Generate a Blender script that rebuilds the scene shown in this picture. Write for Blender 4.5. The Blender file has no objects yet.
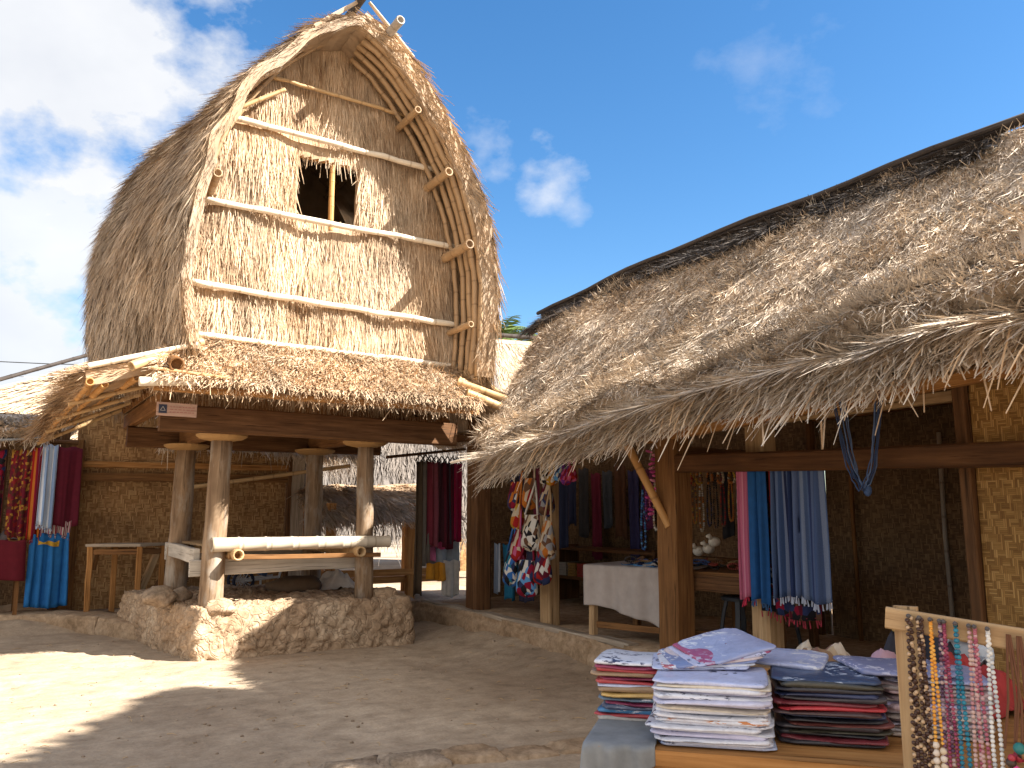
import bpy, bmesh, math, random
import numpy as np
from mathutils import Vector, Matrix

# ------------------------------------------------------------------ camera, sky, sun, exposure
S = bpy.context.scene
col = S.collection
rng = np.random.default_rng(7)
random.seed(7)
FOC, YAW, PITCH, EYE = 830.0, math.radians(-32), math.atan(127 / 830.0), 1.5
cam_d = bpy.data.cameras.new('camera')
cam = bpy.data.objects.new('camera', cam_d)
col.objects.link(cam)
cam_d.sensor_width = 36.0
cam_d.lens = FOC / 1024 * 36.0
cam_d.clip_start, cam_d.clip_end = 0.05, 6000
cam.location = (0, 0, EYE)
cam.rotation_euler = (math.pi / 2 + PITCH, 0, YAW)
S.camera = cam

SUN_AZ, SUN_EL = math.radians(44), math.radians(40)      # azimuth from -Y towards +X
sdir = Vector((math.sin(SUN_AZ) * math.cos(SUN_EL), -math.cos(SUN_AZ) * math.cos(SUN_EL), math.sin(SUN_EL)))
sun_d = bpy.data.lights.new('sun', 'SUN')
sun_d.energy = 5.0
sun_d.angle = math.radians(0.5)
sun_d.color = (1.0, 0.94, 0.85)
sun = bpy.data.objects.new('sun', sun_d)
col.objects.link(sun)
sun.rotation_euler = sdir.to_track_quat('Z', 'Y').to_euler()

FW = Vector((-math.sin(YAW) * math.cos(PITCH), math.cos(YAW) * math.cos(PITCH), math.sin(PITCH)))
RT = Vector((math.cos(YAW), math.sin(YAW), 0))
UP = RT.cross(FW)
def ray(px, py):
    return FW + RT * ((px - 512) / FOC) + UP * ((384 - py) / FOC)
def at(px, py, x=None, y=None, z=None):
    """A point of the place on the plane x, y or z = const, from where the photograph shows it."""
    d = ray(px, py); o = Vector((0, 0, EYE))
    t = (x / d.x) if x is not None else (y / d.y) if y is not None else ((z - EYE) / d.z)
    return o + d * t

S.view_settings.view_transform = 'Standard'
S.view_settings.look = 'None'
S.view_settings.exposure = 1.85
S.view_settings.gamma = 1.0
S.render.engine = 'CYCLES'
S.cycles.use_denoising = True
S.cycles.max_bounces = 8
S.cycles.diffuse_bounces = 5

world = bpy.data.worlds.new('World')
S.world = world
world.use_nodes = True
wt = world.node_tree
for n in list(wt.nodes): wt.nodes.remove(n)
def WN(t, **k):
    n = wt.nodes.new(t)
    for a, b in k.items(): setattr(n, a, b)
    return n
def wmath(op, a, b=None, clamp=False):
    n = WN('ShaderNodeMath', operation=op, use_clamp=clamp)
    for i, v in enumerate((a, b)):
        if v is None: continue
        if isinstance(v, (int, float)): n.inputs[i].default_value = v
        else: wt.links.new(v, n.inputs[i])
    return n.outputs[0]
sky = WN('ShaderNodeTexSky', sky_type='NISHITA')
sky.sun_disc = False
sky.sun_elevation = SUN_EL
sky.sun_rotation = math.atan2(sdir.x, sdir.y)
sky.air_density, sky.dust_density, sky.ozone_density = 1.0, 0.25, 1.8
hs = WN('ShaderNodeHueSaturation')
hs.inputs['Saturation'].default_value = 1.3
hs.inputs['Value'].default_value = 1.0
wt.links.new(sky.outputs[0], hs.inputs['Color'])
tc = WN('ShaderNodeTexCoord')
def wnoise(scale, detail, rough, off=(0, 0, 0)):
    mp = WN('ShaderNodeMapping'); mp.inputs['Location'].default_value = off
    mp.inputs['Scale'].default_value = (1, 1, 1.5)
    wt.links.new(tc.outputs['Generated'], mp.inputs['Vector'])
    n = WN('ShaderNodeTexNoise')
    n.inputs['Scale'].default_value = scale; n.inputs['Detail'].default_value = detail; n.inputs['Roughness'].default_value = rough
    wt.links.new(mp.outputs[0], n.inputs['Vector'])
    return n.outputs['Fac']
nz = wnoise(7.0, 9, 0.58, (3.1, 1.7, 0.4))
def cloud(px, py, rad, k, sharp, gain=1.0):
    d = ray(px, py).normalized()
    v = WN('ShaderNodeVectorMath', operation='DISTANCE')
    wt.links.new(tc.outputs['Generated'], v.inputs[0]); v.inputs[1].default_value = d
    a = wmath('SUBTRACT', 1.0, wmath('DIVIDE', v.outputs['Value'], rad))
    b = wmath('ADD', a, wmath('MULTIPLY', wmath('SUBTRACT', nz, 0.5), k))
    return wmath('MULTIPLY', wmath('MULTIPLY', b, sharp, True), gain)
mask = None
for c in ((50, 10, .21, 3.0, 1.9, 1), (150, 45, .14, 3.2, 1.7, 1), (45, 265, .115, 3.0, 1.8, .9), (-10, 335, .14, 3.0, 1.8, .95),
          (90, 215, .06, 3.6, 1.0, .7), (484, 152, .04, 4.6, .8, .5), (505, 163, .05, 4.6, .85, .65), (530, 170, .05, 4.6, .9, .75), (553, 184, .05, 4.6, .9, .75), (574, 205, .035, 4.4, .8, .55), (755, 62, .05, 5.5, .6, .3),
          (-330, 150, .36, 3.2, 1.2, 1)):
    m = cloud(*c)
    mask = m if mask is None else wmath('MAXIMUM', mask, m)
mixc = WN('ShaderNodeMix', data_type='RGBA')
shade = WN('ShaderNodeMix', data_type='RGBA')
shade.inputs['A'].default_value = (3.1, 3.3, 3.7, 1); shade.inputs['B'].default_value = (5.3, 5.25, 5.2, 1)
wt.links.new(wnoise(3.2, 5, .6, (1.2, 5, 2)), shade.inputs['Factor'])
wt.links.new(mask, mixc.inputs['Factor'])
# unseen cloud bank behind the camera, added to brighten and whiten the fill light
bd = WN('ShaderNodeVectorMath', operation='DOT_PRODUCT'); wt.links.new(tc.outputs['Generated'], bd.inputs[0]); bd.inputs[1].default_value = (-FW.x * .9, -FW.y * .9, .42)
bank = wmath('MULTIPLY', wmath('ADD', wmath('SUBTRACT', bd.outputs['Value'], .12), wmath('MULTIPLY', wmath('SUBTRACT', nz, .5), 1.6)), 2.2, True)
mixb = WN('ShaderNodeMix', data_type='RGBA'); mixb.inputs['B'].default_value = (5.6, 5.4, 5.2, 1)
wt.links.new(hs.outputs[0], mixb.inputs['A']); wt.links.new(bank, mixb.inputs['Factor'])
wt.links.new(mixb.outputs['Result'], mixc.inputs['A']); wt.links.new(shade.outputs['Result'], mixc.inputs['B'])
bg = WN('ShaderNodeBackground'); bg.inputs['Strength'].default_value = 0.064
wt.links.new(mixc.outputs['Result'], bg.inputs['Color'])
wo = WN('ShaderNodeOutputWorld'); wt.links.new(bg.outputs[0], wo.inputs[0])

# ------------------------------------------------------------------ helpers
def lat(ix, iy, iz):
    h = (ix * 374761393 + iy * 668265263 + iz * 2147483647 + 12345) & 0xffffffff
    h = ((h ^ (h >> 13)) * 1274126177) & 0xffffffff
    return ((h ^ (h >> 16)) & 0xffff) / 65535.0
def vnoise(x, y, z=0.0):
    x, y, z = np.broadcast_arrays(np.asarray(x, float), np.asarray(y, float), np.asarray(z, float))
    fx, fy, fz = np.floor(x), np.floor(y), np.floor(z)
    i, j, k = fx.astype(np.int64), fy.astype(np.int64), fz.astype(np.int64)
    u, v, w = x - fx, y - fy, z - fz
    u, v, w = u * u * (3 - 2 * u), v * v * (3 - 2 * v), w * w * (3 - 2 * w)
    r = 0
    for a in (0, 1):
        for b in (0, 1):
            for c in (0, 1):
                r = r + lat(i + a, j + b, k + c) * (u if a else 1 - u) * (v if b else 1 - v) * (w if c else 1 - w)
    return r * 2 - 1
def fbm(x, y, z=0.0, o=3):
    r, a = 0, 1.0
    for q in range(o):
        r = r + a * vnoise(np.asarray(x) * 2 ** q + 7.3 * q, np.asarray(y) * 2 ** q, np.asarray(z) * 2 ** q); a *= .5
    return r
def nrm(v):
    return v / np.maximum(np.linalg.norm(v, axis=-1, keepdims=True), 1e-9)

def tag(o, label=None, cat=None, group=None, kind=None):
    if label: o['label'] = label
    if cat: o['category'] = cat
    if group: o['group'] = group
    if kind: o['kind'] = kind
    return o
def empty(name, loc, label, cat, group=None, rz=0.0):
    o = bpy.data.objects.new(name, None); col.objects.link(o)
    o.location = loc; o.rotation_euler = (0, 0, rz); o.empty_display_size = .1
    return tag(o, label, cat, group)
def copy_tree(o, parent=None):
    c = o.copy(); col.objects.link(c)
    if parent is not None: c.parent = parent
    for ch in list(o.children): copy_tree(ch, c)
    return c

def mesh_np(name, V, F, uv=None, tone=None, smooth=False):
    """V (n,3); F (m,4) quads."""
    me = bpy.data.meshes.new(name)
    n, m = len(V), len(F)
    me.vertices.add(n); me.vertices.foreach_set('co', np.ascontiguousarray(V, dtype=np.float32).ravel())
    me.loops.add(m * 4); me.loops.foreach_set('vertex_index', np.ascontiguousarray(F, dtype=np.int32).ravel())
    me.polygons.add(m)
    me.polygons.foreach_set('loop_start', np.arange(0, m * 4, 4, dtype=np.int32))
    me.polygons.foreach_set('use_smooth', np.full(m, smooth, dtype=bool))
    if tone is not None:
        a = me.attributes.new('tone', 'FLOAT', 'POINT'); a.data.foreach_set('value', np.asarray(tone, dtype=np.float32))
    me.update(calc_edges=True); me.validate()
    return me

class MB:
    """Collects shapes in world coordinates and links them as ONE mesh object."""
    def __init__(s): s.v, s.f, s.uv, s.t = [], [], [], []
    def add(s, verts, faces, uvs=None, tone=0.5):
        b = len(s.v); s.v += [tuple(p) for p in verts]; s.t += [tone] * len(verts)
        for i, f in enumerate(faces):
            s.f.append([b + k for k in f]); s.uv.append(uvs[i] if uvs else [(0, 0)] * len(f))
        return s
    def hexa(s, P, tone=.5):
        """P: 8 corners, bottom ring 0-3 and top ring 4-7 counter-clockwise."""
        fs = [(3, 2, 1, 0), (4, 5, 6, 7), (0, 1, 5, 4), (1, 2, 6, 5), (2, 3, 7, 6), (3, 0, 4, 7)]
        uv = []
        for f in fs:
            a, b, c = Vector(P[f[0]]), Vector(P[f[1]]), Vector(P[f[2]])
            l1, l2 = (b - a).length, (c - b).length
            uv.append([(0, 0), (l1, 0), (l1, l2), (0, l2)] if l1 >= l2 else [(0, 0), (0, l1), (l2, l1), (l2, 0)])
        return s.add(P, fs, uv, tone)
    def box(s, c, d, rz=0.0, tone=.5):
        R = Matrix.Rotation(rz, 3, 'Z'); c = Vector(c)
        P = [c + R @ Vector((x * d[0] / 2, y * d[1] / 2, z * d[2] / 2)) for z in (-1, 1) for x, y in ((-1, -1), (1, -1), (1, 1), (-1, 1))]
        return s.hexa(P, tone)
    def beam(s, p, q, w, h, up=(0, 0, 1), segs=4, wob=.006, tone=.5, bev=.12):
        """A sawn timber from p to q with slightly eased edges and a little wobble."""
        p, q = Vector(p), Vector(q); d = (q - p); L = d.length; d.normalize()
        up = Vector(up); sd = d.cross(up)
        if sd.length < 1e-4: sd = d.cross(Vector((0, 1, 0)))
        sd.normalize(); un = sd.cross(d)
        e = bev * min(w, h)
        prof = [(-w/2+e, -h/2), (w/2-e, -h/2), (w/2, -h/2+e), (w/2, h/2-e), (w/2-e, h/2), (-w/2+e, h/2), (-w/2, h/2-e), (-w/2, -h/2+e)]
        return s.sweep([p + d * (L * k / segs) + sd * random.uniform(-wob, wob) + un * random.uniform(-wob, wob) for k in range(segs + 1)], prof, sd, un, tone)
    def sweep(s, pts, prof, sd, un, tone=.5):
        n = len(prof); V = [p + sd * a + un * b for p in pts for a, b in prof]
        F, U = [], []; acc = 0.0; off = random.uniform(0, 9)
        per = [0]
        for k in range(n): per.append(per[-1] + math.dist(prof[k], prof[(k + 1) % n]))
        for i in range(len(pts) - 1):
            l = (pts[i + 1] - pts[i]).length
            for k in range(n):
                F.append((i*n+k, i*n+(k+1) % n, (i+1)*n+(k+1) % n, (i+1)*n+k))
                U.append([(off+acc, per[k]), (off+acc, per[k+1]), (off+acc+l, per[k+1]), (off+acc+l, per[k])])
            acc += l
        F.append(tuple(reversed(range(n)))); U.append([(off + a * .3, b) for a, b in reversed(prof)])
        F.append(tuple((len(pts)-1)*n + k for k in range(n))); U.append([(off + a * .3, b) for a, b in prof])
        return s.add(V, F, U, tone)
    def tube(s, pts, r, n=10, hollow=0.0, tone=.5, cap=True):
        """A round pole along pts; r one radius or one per point; hollow > 0 sinks both ends like cut bamboo."""
        pts = [Vector(p) for p in pts]; m = len(pts)
        rr = [r] * m if isinstance(r, (int, float)) else list(r)
        V, F, U = [], [], []; acc = 0; off = random.uniform(0, .35)
        ref = None; accs = []
        for i in range(m):
            d = (pts[min(i+1, m-1)] - pts[max(i-1, 0)]).normalized()
            if ref is None:
                ref = d.cross(Vector((0, 0, 1)))
                if ref.length < .05: ref = d.cross(Vector((1, 0, 0)))
                ref.normalize()
            ref = (ref - d * ref.dot(d)).normalized(); b = d.cross(ref)
            for k in range(n):
                a = 2 * math.pi * k / n
                V.append(pts[i] + (ref * math.cos(a) + b * math.sin(a)) * rr[i])
            if i: acc += (pts[i] - pts[i-1]).length
            accs.append(acc)
        for i in range(m - 1):
            for k in range(n):
                F.append((i*n+k, i*n+(k+1) % n, (i+1)*n+(k+1) % n, (i+1)*n+k))
                c0, c1 = k / n * .3, (k + 1) / n * .3
                U.append([(off+accs[i], c0), (off+accs[i], c1), (off+accs[i+1], c1), (off+accs[i+1], c0)])
        if cap:
            for e, i in ((0, 0), (1, m - 1)):
                d = (pts[1] - pts[0]).normalized() if e == 0 else (pts[-2] - pts[-1]).normalized()
                ring = [i*n+k for k in range(n)]
                if hollow > 0:
                    b0 = len(V)
                    for k in range(n): V.append(pts[i] + (V[ring[k]] - pts[i]) * .72)
                    for k in range(n): V.append(pts[i] + (V[ring[k]] - pts[i]) * .70 + d * hollow)
                    for k in range(n):
                        k2 = (k + 1) % n
                        for A, B in ((ring, range(b0, b0+n)), (range(b0, b0+n), range(b0+n, b0+2*n))):
                            q = (A[k], B[k], B[k2], A[k2]); q = q if e == 0 else q[::-1]
                            F.append(q); U.append([(off+.1, 0)] * 4)
                    q = tuple(range(b0+n, b0+2*n)); F.append(q[::-1] if e == 0 else q); U.append([(off+.1, 0)] * n)
                else:
                    F.append(tuple(reversed(ring)) if e == 0 else tuple(ring)); U.append([(off+.1, 0)] * n)
        return s.add(V, F, U, tone)
    def bamboo(s, p, q, r, sag=0.0, seg=.30, hollow=.05, tone=.5, n=10):
        """A bamboo pole with swollen rings at its joints."""
        p, q = Vector(p), Vector(q); L = (q - p).length; k = max(1, round(L / seg)); pts, rr = [], []
        for i in range(k):
            for f, g in ((0.0, 1.0), (.04, 1.0), (.5, .97), (.93, 1.0), (.965, 1.09)):
                t = (i + f) / k
                pts.append(p.lerp(q, t) + Vector((0, 0, -sag * 4 * t * (1 - t)))); rr.append(r * g * (1 - .12 * t))
        pts.append(q); rr.append(r * .9)
        return s.tube(pts, rr, n, hollow, tone)
    def lathe(s, c, prof, n=16, tone=.5, wob=0.0):
        c = Vector(c); V, F = [], []
        for (r, z) in prof:
            for k in range(n):
                a = 2 * math.pi * k / n; w = 1 + wob * math.sin(a * 3 + z * 9)
                V.append(c + Vector((r * w * math.cos(a), r * w * math.sin(a), z)))
        for i in range(len(prof) - 1):
            for k in range(n): F.append((i*n+k, i*n+(k+1) % n, (i+1)*n+(k+1) % n, (i+1)*n+k))
        F.append(tuple(reversed(range(n)))); F.append(tuple((len(prof)-1)*n+k for k in range(n)))
        return s.add(V, F, None, tone)
    def rock(s, c, d, seed=0, n=10, rough=.22, tone=.5, flat=0.0):
        """An irregular stone."""
        c = Vector(c); V, F = [], []; m = n * 2
        for i in range(n + 1):
            th = math.pi * i / n
            for k in range(m):
                a = 2 * math.pi * k / m
                p = np.array([math.sin(th) * math.cos(a), math.sin(th) * math.sin(a), math.cos(th)])
                sq = np.sign(p) * np.abs(p) ** (1 - flat)
                w = 1 + rough * float(fbm(p[0] * 1.4 + seed * 3.1, p[1] * 1.4 + seed, p[2] * 1.4, 4))
                V.append(c + Vector((sq[0] * d[0] / 2 * w, sq[1] * d[1] / 2 * w, sq[2] * d[2] / 2 * w)))
        for i in range(n):
            for k in range(m): F.append((i*m+k, (i+1)*m+k, (i+1)*m+(k+1) % m, i*m+(k+1) % m))
        return s.add(V, F, None, tone)
    def ball(s, c, r, n=6, tone=.5, sq=1.0):
        c = Vector(c); m = n * 2; V, F = [], []
        for i in range(n + 1):
            th = math.pi * i / n
            for k in range(m):
                a = 2 * math.pi * k / m
                V.append(c + Vector((r * math.sin(th) * math.cos(a), r * math.sin(th) * math.sin(a), r * sq * math.cos(th))))
        for i in range(n):
            for k in range(m): F.append((i*m+k, (i+1)*m+k, (i+1)*m+(k+1) % m, i*m+(k+1) % m))
        return s.add(V, F, None, tone)
    def grid(s, fn, nu, nv, thick=0.0, tone=.5, uvs=(1, 1)):
        """fn(u, v) -> point; a sheet, or with thick a closed slab."""
        V = [Vector(fn(i / nu, j / nv)) for i in range(nu + 1) for j in range(nv + 1)]
        st = nv + 1; F, U = [], []
        for i in range(nu):
            for j in range(nv):
                F.append((i*st+j, (i+1)*st+j, (i+1)*st+j+1, i*st+j+1))
                U.append([(i/nu*uvs[0], j/nv*uvs[1]), ((i+1)/nu*uvs[0], j/nv*uvs[1]), ((i+1)/nu*uvs[0], (j+1)/nv*uvs[1]), (i/nu*uvs[0], (j+1)/nv*uvs[1])])
        if thick:
            N = [Vector((0, 0, 0)) for _ in V]
            for f in F:
                n_ = (V[f[1]] - V[f[0]]).cross(V[f[3]] - V[f[0]])
                for k in f: N[k] += n_
            m = len(V); V = V + [V[k] - (N[k].normalized() if N[k].length else N[k]) * thick for k in range(m)]
            F2 = [tuple(m + k for k in reversed(f)) for f in F]; U2 = [list(reversed(u)) for u in U]
            bd = [i*st for i in range(nu+1)] + [nu*st+j for j in range(1, nv+1)] + [i*st+nv for i in range(nu-1, -1, -1)] + [j for j in range(nv-1, 0, -1)]
            for a, b in zip(bd, bd[1:] + bd[:1]): F2.append((a, a + m, b + m, b)); U2.append([(0, 0)] * 4)
            F, U = F + F2, U + U2
        return s.add(V, F, U, tone)
    def build(s, name, mat, parent=None, loc=None, smooth=None):
        o_ = Vector((0, 0, 0))
        if parent is not None:
            q = parent
            while q is not None: o_ = o_ + q.location; q = q.parent
        elif loc is not None: o_ = Vector(loc)
        me = bpy.data.meshes.new(name)
        me.from_pydata([tuple(Vector(p) - o_) for p in s.v], [], s.f)
        ul = me.uv_layers.new(name='UVMap')
        ul.data.foreach_set('uv', [c for u in s.uv for p in u for c in p])
        a = me.attributes.new('tone', 'FLOAT', 'POINT'); a.data.foreach_set('value', s.t)
        if smooth:
            me.polygons.foreach_set('use_smooth', [True] * len(me.polygons))
        me.materials.append(mat)
        o = bpy.data.objects.new(name, me); col.objects.link(o)
        if parent is not None: o.parent = parent
        else: o.location = o_
        return o

# ------------------------------------------------------------------ materials
class NT:
    def __init__(s, name):
        s.m = bpy.data.materials.new(name); s.m.use_nodes = True; s.t = s.m.node_tree
        s.b = s.t.nodes['Principled BSDF']; s.o = s.t.nodes['Material Output']
    def n(s, t, ins=None, **k):
        x = s.t.nodes.new(t)
        for a, b in k.items(): setattr(x, a, b)
        for a, b in (ins or {}).items(): s.set(x, a, b)
        return x
    def set(s, x, a, b):
        i = x.inputs[a]
        if hasattr(b, 'is_output') or isinstance(b, bpy.types.NodeSocket): s.t.links.new(b, i)
        else: i.default_value = b
    def coord(s, which='Object', scale=(1, 1, 1), loc=(0, 0, 0), rot=(0, 0, 0)):
        c = s.n('ShaderNodeTexCoord'); m = s.n('ShaderNodeMapping', {'Vector': c.outputs[which], 'Scale': scale, 'Location': loc, 'Rotation': rot})
        return m.outputs[0]
    def noise(s, vec, scale, detail=5, rough=.55, dist=0.0):
        return s.n('ShaderNodeTexNoise', {'Vector': vec, 'Scale': scale, 'Detail': detail, 'Roughness': rough, 'Distortion': dist}).outputs['Fac']
    def ramp(s, fac, stops):
        r = s.n('ShaderNodeValToRGB', {'Fac': fac}); e = r.color_ramp.elements
        while len(e) < len(stops): e.new(.5)
        for q, (p, c) in zip(e, stops): q.position = p; q.color = (*c, 1) if len(c) == 3 else c
        return r.outputs[0]
    def mix(s, f, a, b, mode='MIX'):
        x = s.n('ShaderNodeMix', data_type='RGBA', blend_type=mode)
        for k, v in (('Factor', f), ('A', a), ('B', b)):
            if isinstance(v, tuple) and len(v) == 3: v = (*v, 1)
            s.set(x, k, v)
        return x.outputs['Result']
    def math(s, op, a, b=0.0, clamp=False):
        return s.n('ShaderNodeMath', {0: a, 1: b}, operation=op, use_clamp=clamp).outputs[0]
    def attr(s, name): return s.n('ShaderNodeAttribute', attribute_name=name).outputs['Fac']
    def bump(s, h, strength=.5, dist=.01):
        s.set(s.b, 'Normal', s.n('ShaderNodeBump', {'Height': h, 'Strength': strength, 'Distance': dist}).outputs[0])
    def done(s, c, rough=.85, spec=.2):
        s.set(s.b, 'Base Color', c if not isinstance(c, tuple) or len(c) == 4 else (*c, 1))
        s.set(s.b, 'Roughness', rough); s.b.inputs['Specular IOR Level'].default_value = spec
        return s.m

def straw_mat(name, dark, mid, pale, grey, greyamt):
    t = NT(name); tone = t.attr('tone')
    c = t.ramp(tone, [(0, dark), (.45, mid), (1, pale)])
    g = t.noise(t.coord('Object', (1, 1, .6)), 1.3, 5, .6)
    c = t.mix(t.math('MULTIPLY', t.ramp(g, [(.38, (0, 0, 0)), (.66, (1, 1, 1))]), greyamt), c, t.mix(tone, tuple(x * .55 for x in grey), grey))
    c = t.mix(.6, c, t.mix(t.noise(t.coord('Object'), 9, 4, .6), (.55, .5, .45), (1.25, 1.2, 1.15)), 'MULTIPLY')
    c = t.mix(.75, c, t.ramp(t.noise(t.coord('Object', (1, 1, .7)), 2.4, 6, .65, .6), [(.28, (.52, .49, .46)), (.5, (1, 1, 1)), (.75, (1.16, 1.14, 1.1))]), 'MULTIPLY')
    t.b.inputs['Transmission Weight'].default_value = 0
    return t.done(c, .7, .25)
M = {}
M['straw_gold'] = straw_mat('straw_gold', (.19, .105, .05), (.49, .335, .20), (.78, .62, .44), (.54, .46, .37), .5)
M['straw_roof'] = straw_mat('straw_roof', (.18, .115, .068), (.50, .37, .245), (.78, .64, .47), (.52, .45, .37), .65)
M['straw_grey'] = straw_mat('straw_grey', (.24, .18, .13), (.58, .475, .365), (.86, .755, .61), (.68, .62, .55), .7)
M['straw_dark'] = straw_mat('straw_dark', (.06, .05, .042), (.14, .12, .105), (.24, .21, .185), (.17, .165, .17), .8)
M['straw_under'] = straw_mat('straw_under', (.10, .045, .015), (.30, .15, .055), (.48, .27, .11), (.3, .2, .1), .3)

def wood_mat(name, a, b, c, rough=.75, grain=(1.6, 26), wear=None):
    t = NT(name); u = t.coord('UV', (grain[0], grain[1], 1))
    g = t.noise(u, 1.0, 6, .65, .4)
    cc = t.ramp(g, [(.25, a), (.52, b), (.8, c)])
    ck = t.ramp(t.noise(t.coord('UV', (grain[0] * 1.1, grain[1] * 2.6, 1)), 1.0, 3, .5, .8), [(.60, (0, 0, 0)), (.68, (.75, .75, .75))])
    cc = t.mix(ck, cc, tuple(q * .35 for q in a))
    big = t.noise(t.coord('Object'), 3.2, 4, .6)
    cc = t.mix(.55, cc, t.mix(big, (.45, .42, .4), (1.5, 1.5, 1.5)), 'MULTIPLY')
    if wear: cc = t.mix(t.ramp(t.noise(t.coord('Object', (1, 1, .35)), 5.5, 5, .65), [(.5, (0, 0, 0)), (.68, (.8, .8, .8))]), cc, wear)
    t.bump(g, .45, .008)
    return t.done(cc, rough)
M['post_wood'] = wood_mat('post_wood', (.10, .06, .034), (.25, .17, .105), (.42, .31, .205), grain=(1.6, 34), wear=(.36, .325, .28))
M['brown_wood'] = wood_mat('brown_wood', (.09, .04, .015), (.19, .09, .032), (.29, .15, .06))
M['dark_wood'] = wood_mat('dark_wood', (.055, .026, .011), (.12, .057, .024), (.20, .105, .048))
M['beam_wood'] = wood_mat('beam_wood', (.045, .018, .007), (.085, .036, .013), (.14, .065, .026))
M['white_wood'] = wood_mat('white_wood', (.34, .30, .25), (.50, .46, .40), (.62, .58, .52))
M['orange_wood'] = wood_mat('orange_wood', (.20, .085, .022), (.37, .18, .06), (.50, .28, .11))
M['pale_wood'] = wood_mat('pale_wood', (.25, .15, .075), (.42, .28, .15), (.54, .39, .23))
M['sign_wood'] = wood_mat('sign_wood', (.36, .22, .16), (.46, .30, .23), (.52, .37, .29))
M['guard_wood'] = wood_mat('guard_wood', (.24, .13, .05), (.40, .25, .11), (.52, .37, .2), grain=(6, 6))
M['grey_wood'] = wood_mat('grey_wood', (.2, .16, .12), (.36, .30, .235), (.5, .44, .36))
M['blackish_wood'] = wood_mat('blackish_wood', (.028, .022, .02), (.055, .045, .04), (.09, .075, .065))

def bamboo_mat(name, a, b, ring):
    t = NT(name); u = t.coord('UV')
    x = t.n('ShaderNodeSeparateXYZ', {'Vector': u}).outputs[0]
    fr = t.math('FRACT', t.math('DIVIDE', x, .30))
    rg = t.ramp(fr, [(0, (0, 0, 0)), (.9, (0, 0, 0)), (.955, (1, 1, 1)), (1, (.3, .3, .3))])
    c = t.mix(t.noise(t.coord('UV', (1.2, 18, 1)), 1.5, 5, .6), a, b)
    c = t.mix(.5, c, t.mix(t.noise(t.coord('Object'), 4, 4, .6), (.5, .47, .43), (1.4, 1.4, 1.4)), 'MULTIPLY')
    c = t.mix(t.math('MULTIPLY', rg, .6), c, ring)
    return t.done(c, .5, .35)
M['bamboo_pale'] = bamboo_mat('bamboo_pale', (.62, .52, .38), (.80, .73, .62), (.3, .2, .11))
M['bamboo_tan'] = bamboo_mat('bamboo_tan', (.36, .22, .10), (.58, .41, .22), (.17, .09, .04))
M['bamboo_orange'] = bamboo_mat('bamboo_orange', (.38, .18, .055), (.58, .33, .12), (.18, .08, .03))
M['bamboo_worn'] = bamboo_mat('bamboo_worn', (.40, .33, .25), (.62, .55, .44), (.2, .14, .08))
M['bamboo_brown'] = bamboo_mat('bamboo_brown', (.25, .155, .08), (.46, .32, .185), (.11, .06, .03))
M['bamboo_grey'] = bamboo_mat('bamboo_grey', (.27, .24, .21), (.42, .38, .34), (.15, .12, .1))

def weave_mat(name, a, b, c, cell=.045):
    """Woven split bamboo: squares of upright strips between squares of level strips, each strip its own tone."""
    t = NT(name); s = 1 / cell
    v = t.coord('UV', (s, s, 1)); sp = t.n('ShaderNodeSeparateXYZ', {'Vector': v}); x, y = sp.outputs[0], sp.outputs[1]
    sh = t.math('FLOOR', y); xs = t.math('ADD', x, t.math('MULTIPLY', sh, .5))
    par = t.math('GREATER_THAN', t.math('FRACT', t.math('MULTIPLY', xs, .5)), .5)
    u1, v1 = t.math('MULTIPLY', x, 4), t.math('MULTIPLY', y, 4)
    sel = t.mix(par, u1, v1)
    w = t.math('ABSOLUTE', t.math('SUBTRACT', t.math('FRACT', sel), .5))
    cid = t.n('ShaderNodeCombineXYZ', {0: t.math('FLOOR', sel), 1: t.math('FLOOR', xs), 2: sh}).outputs[0]
    rnd = t.n('ShaderNodeTexWhiteNoise', {'Vector': cid}, noise_dimensions='3D').outputs['Value']
    cc = t.ramp(rnd, [(0, a), (.5, b), (1, c)])
    cc = t.mix(t.ramp(w, [(.36, (0, 0, 0)), (.5, (.85, .85, .85))]), cc, tuple(q * .25 for q in a))
    cc = t.mix(t.math('MULTIPLY', par, .22), cc, tuple(q * .6 for q in b))
    cc = t.mix(.6, cc, t.mix(t.noise(t.coord('Object'), 1.6, 6, .65), (.3, .28, .26), (1.7, 1.7, 1.65)), 'MULTIPLY')
    cc = t.mix(t.ramp(t.noise(t.coord('Object', (1.4, 1.4, .5)), 2.1, 6, .7), [(.52, (0, 0, 0)), (.7, (.6, .6, .6))]), cc, tuple(q * .4 for q in a))
    h = t.math('ADD', t.math('SUBTRACT', .5, w), t.math('MULTIPLY', par, .3))
    t.bump(h, .6, .006)
    return t.done(cc, .7, .25)
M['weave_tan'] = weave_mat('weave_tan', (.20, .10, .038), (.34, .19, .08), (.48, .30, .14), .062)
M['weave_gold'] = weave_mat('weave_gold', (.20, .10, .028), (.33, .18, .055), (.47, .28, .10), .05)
M['weave_dark'] = weave_mat('weave_dark', (.10, .058, .03), (.18, .11, .058), (.27, .17, .09))

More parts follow.
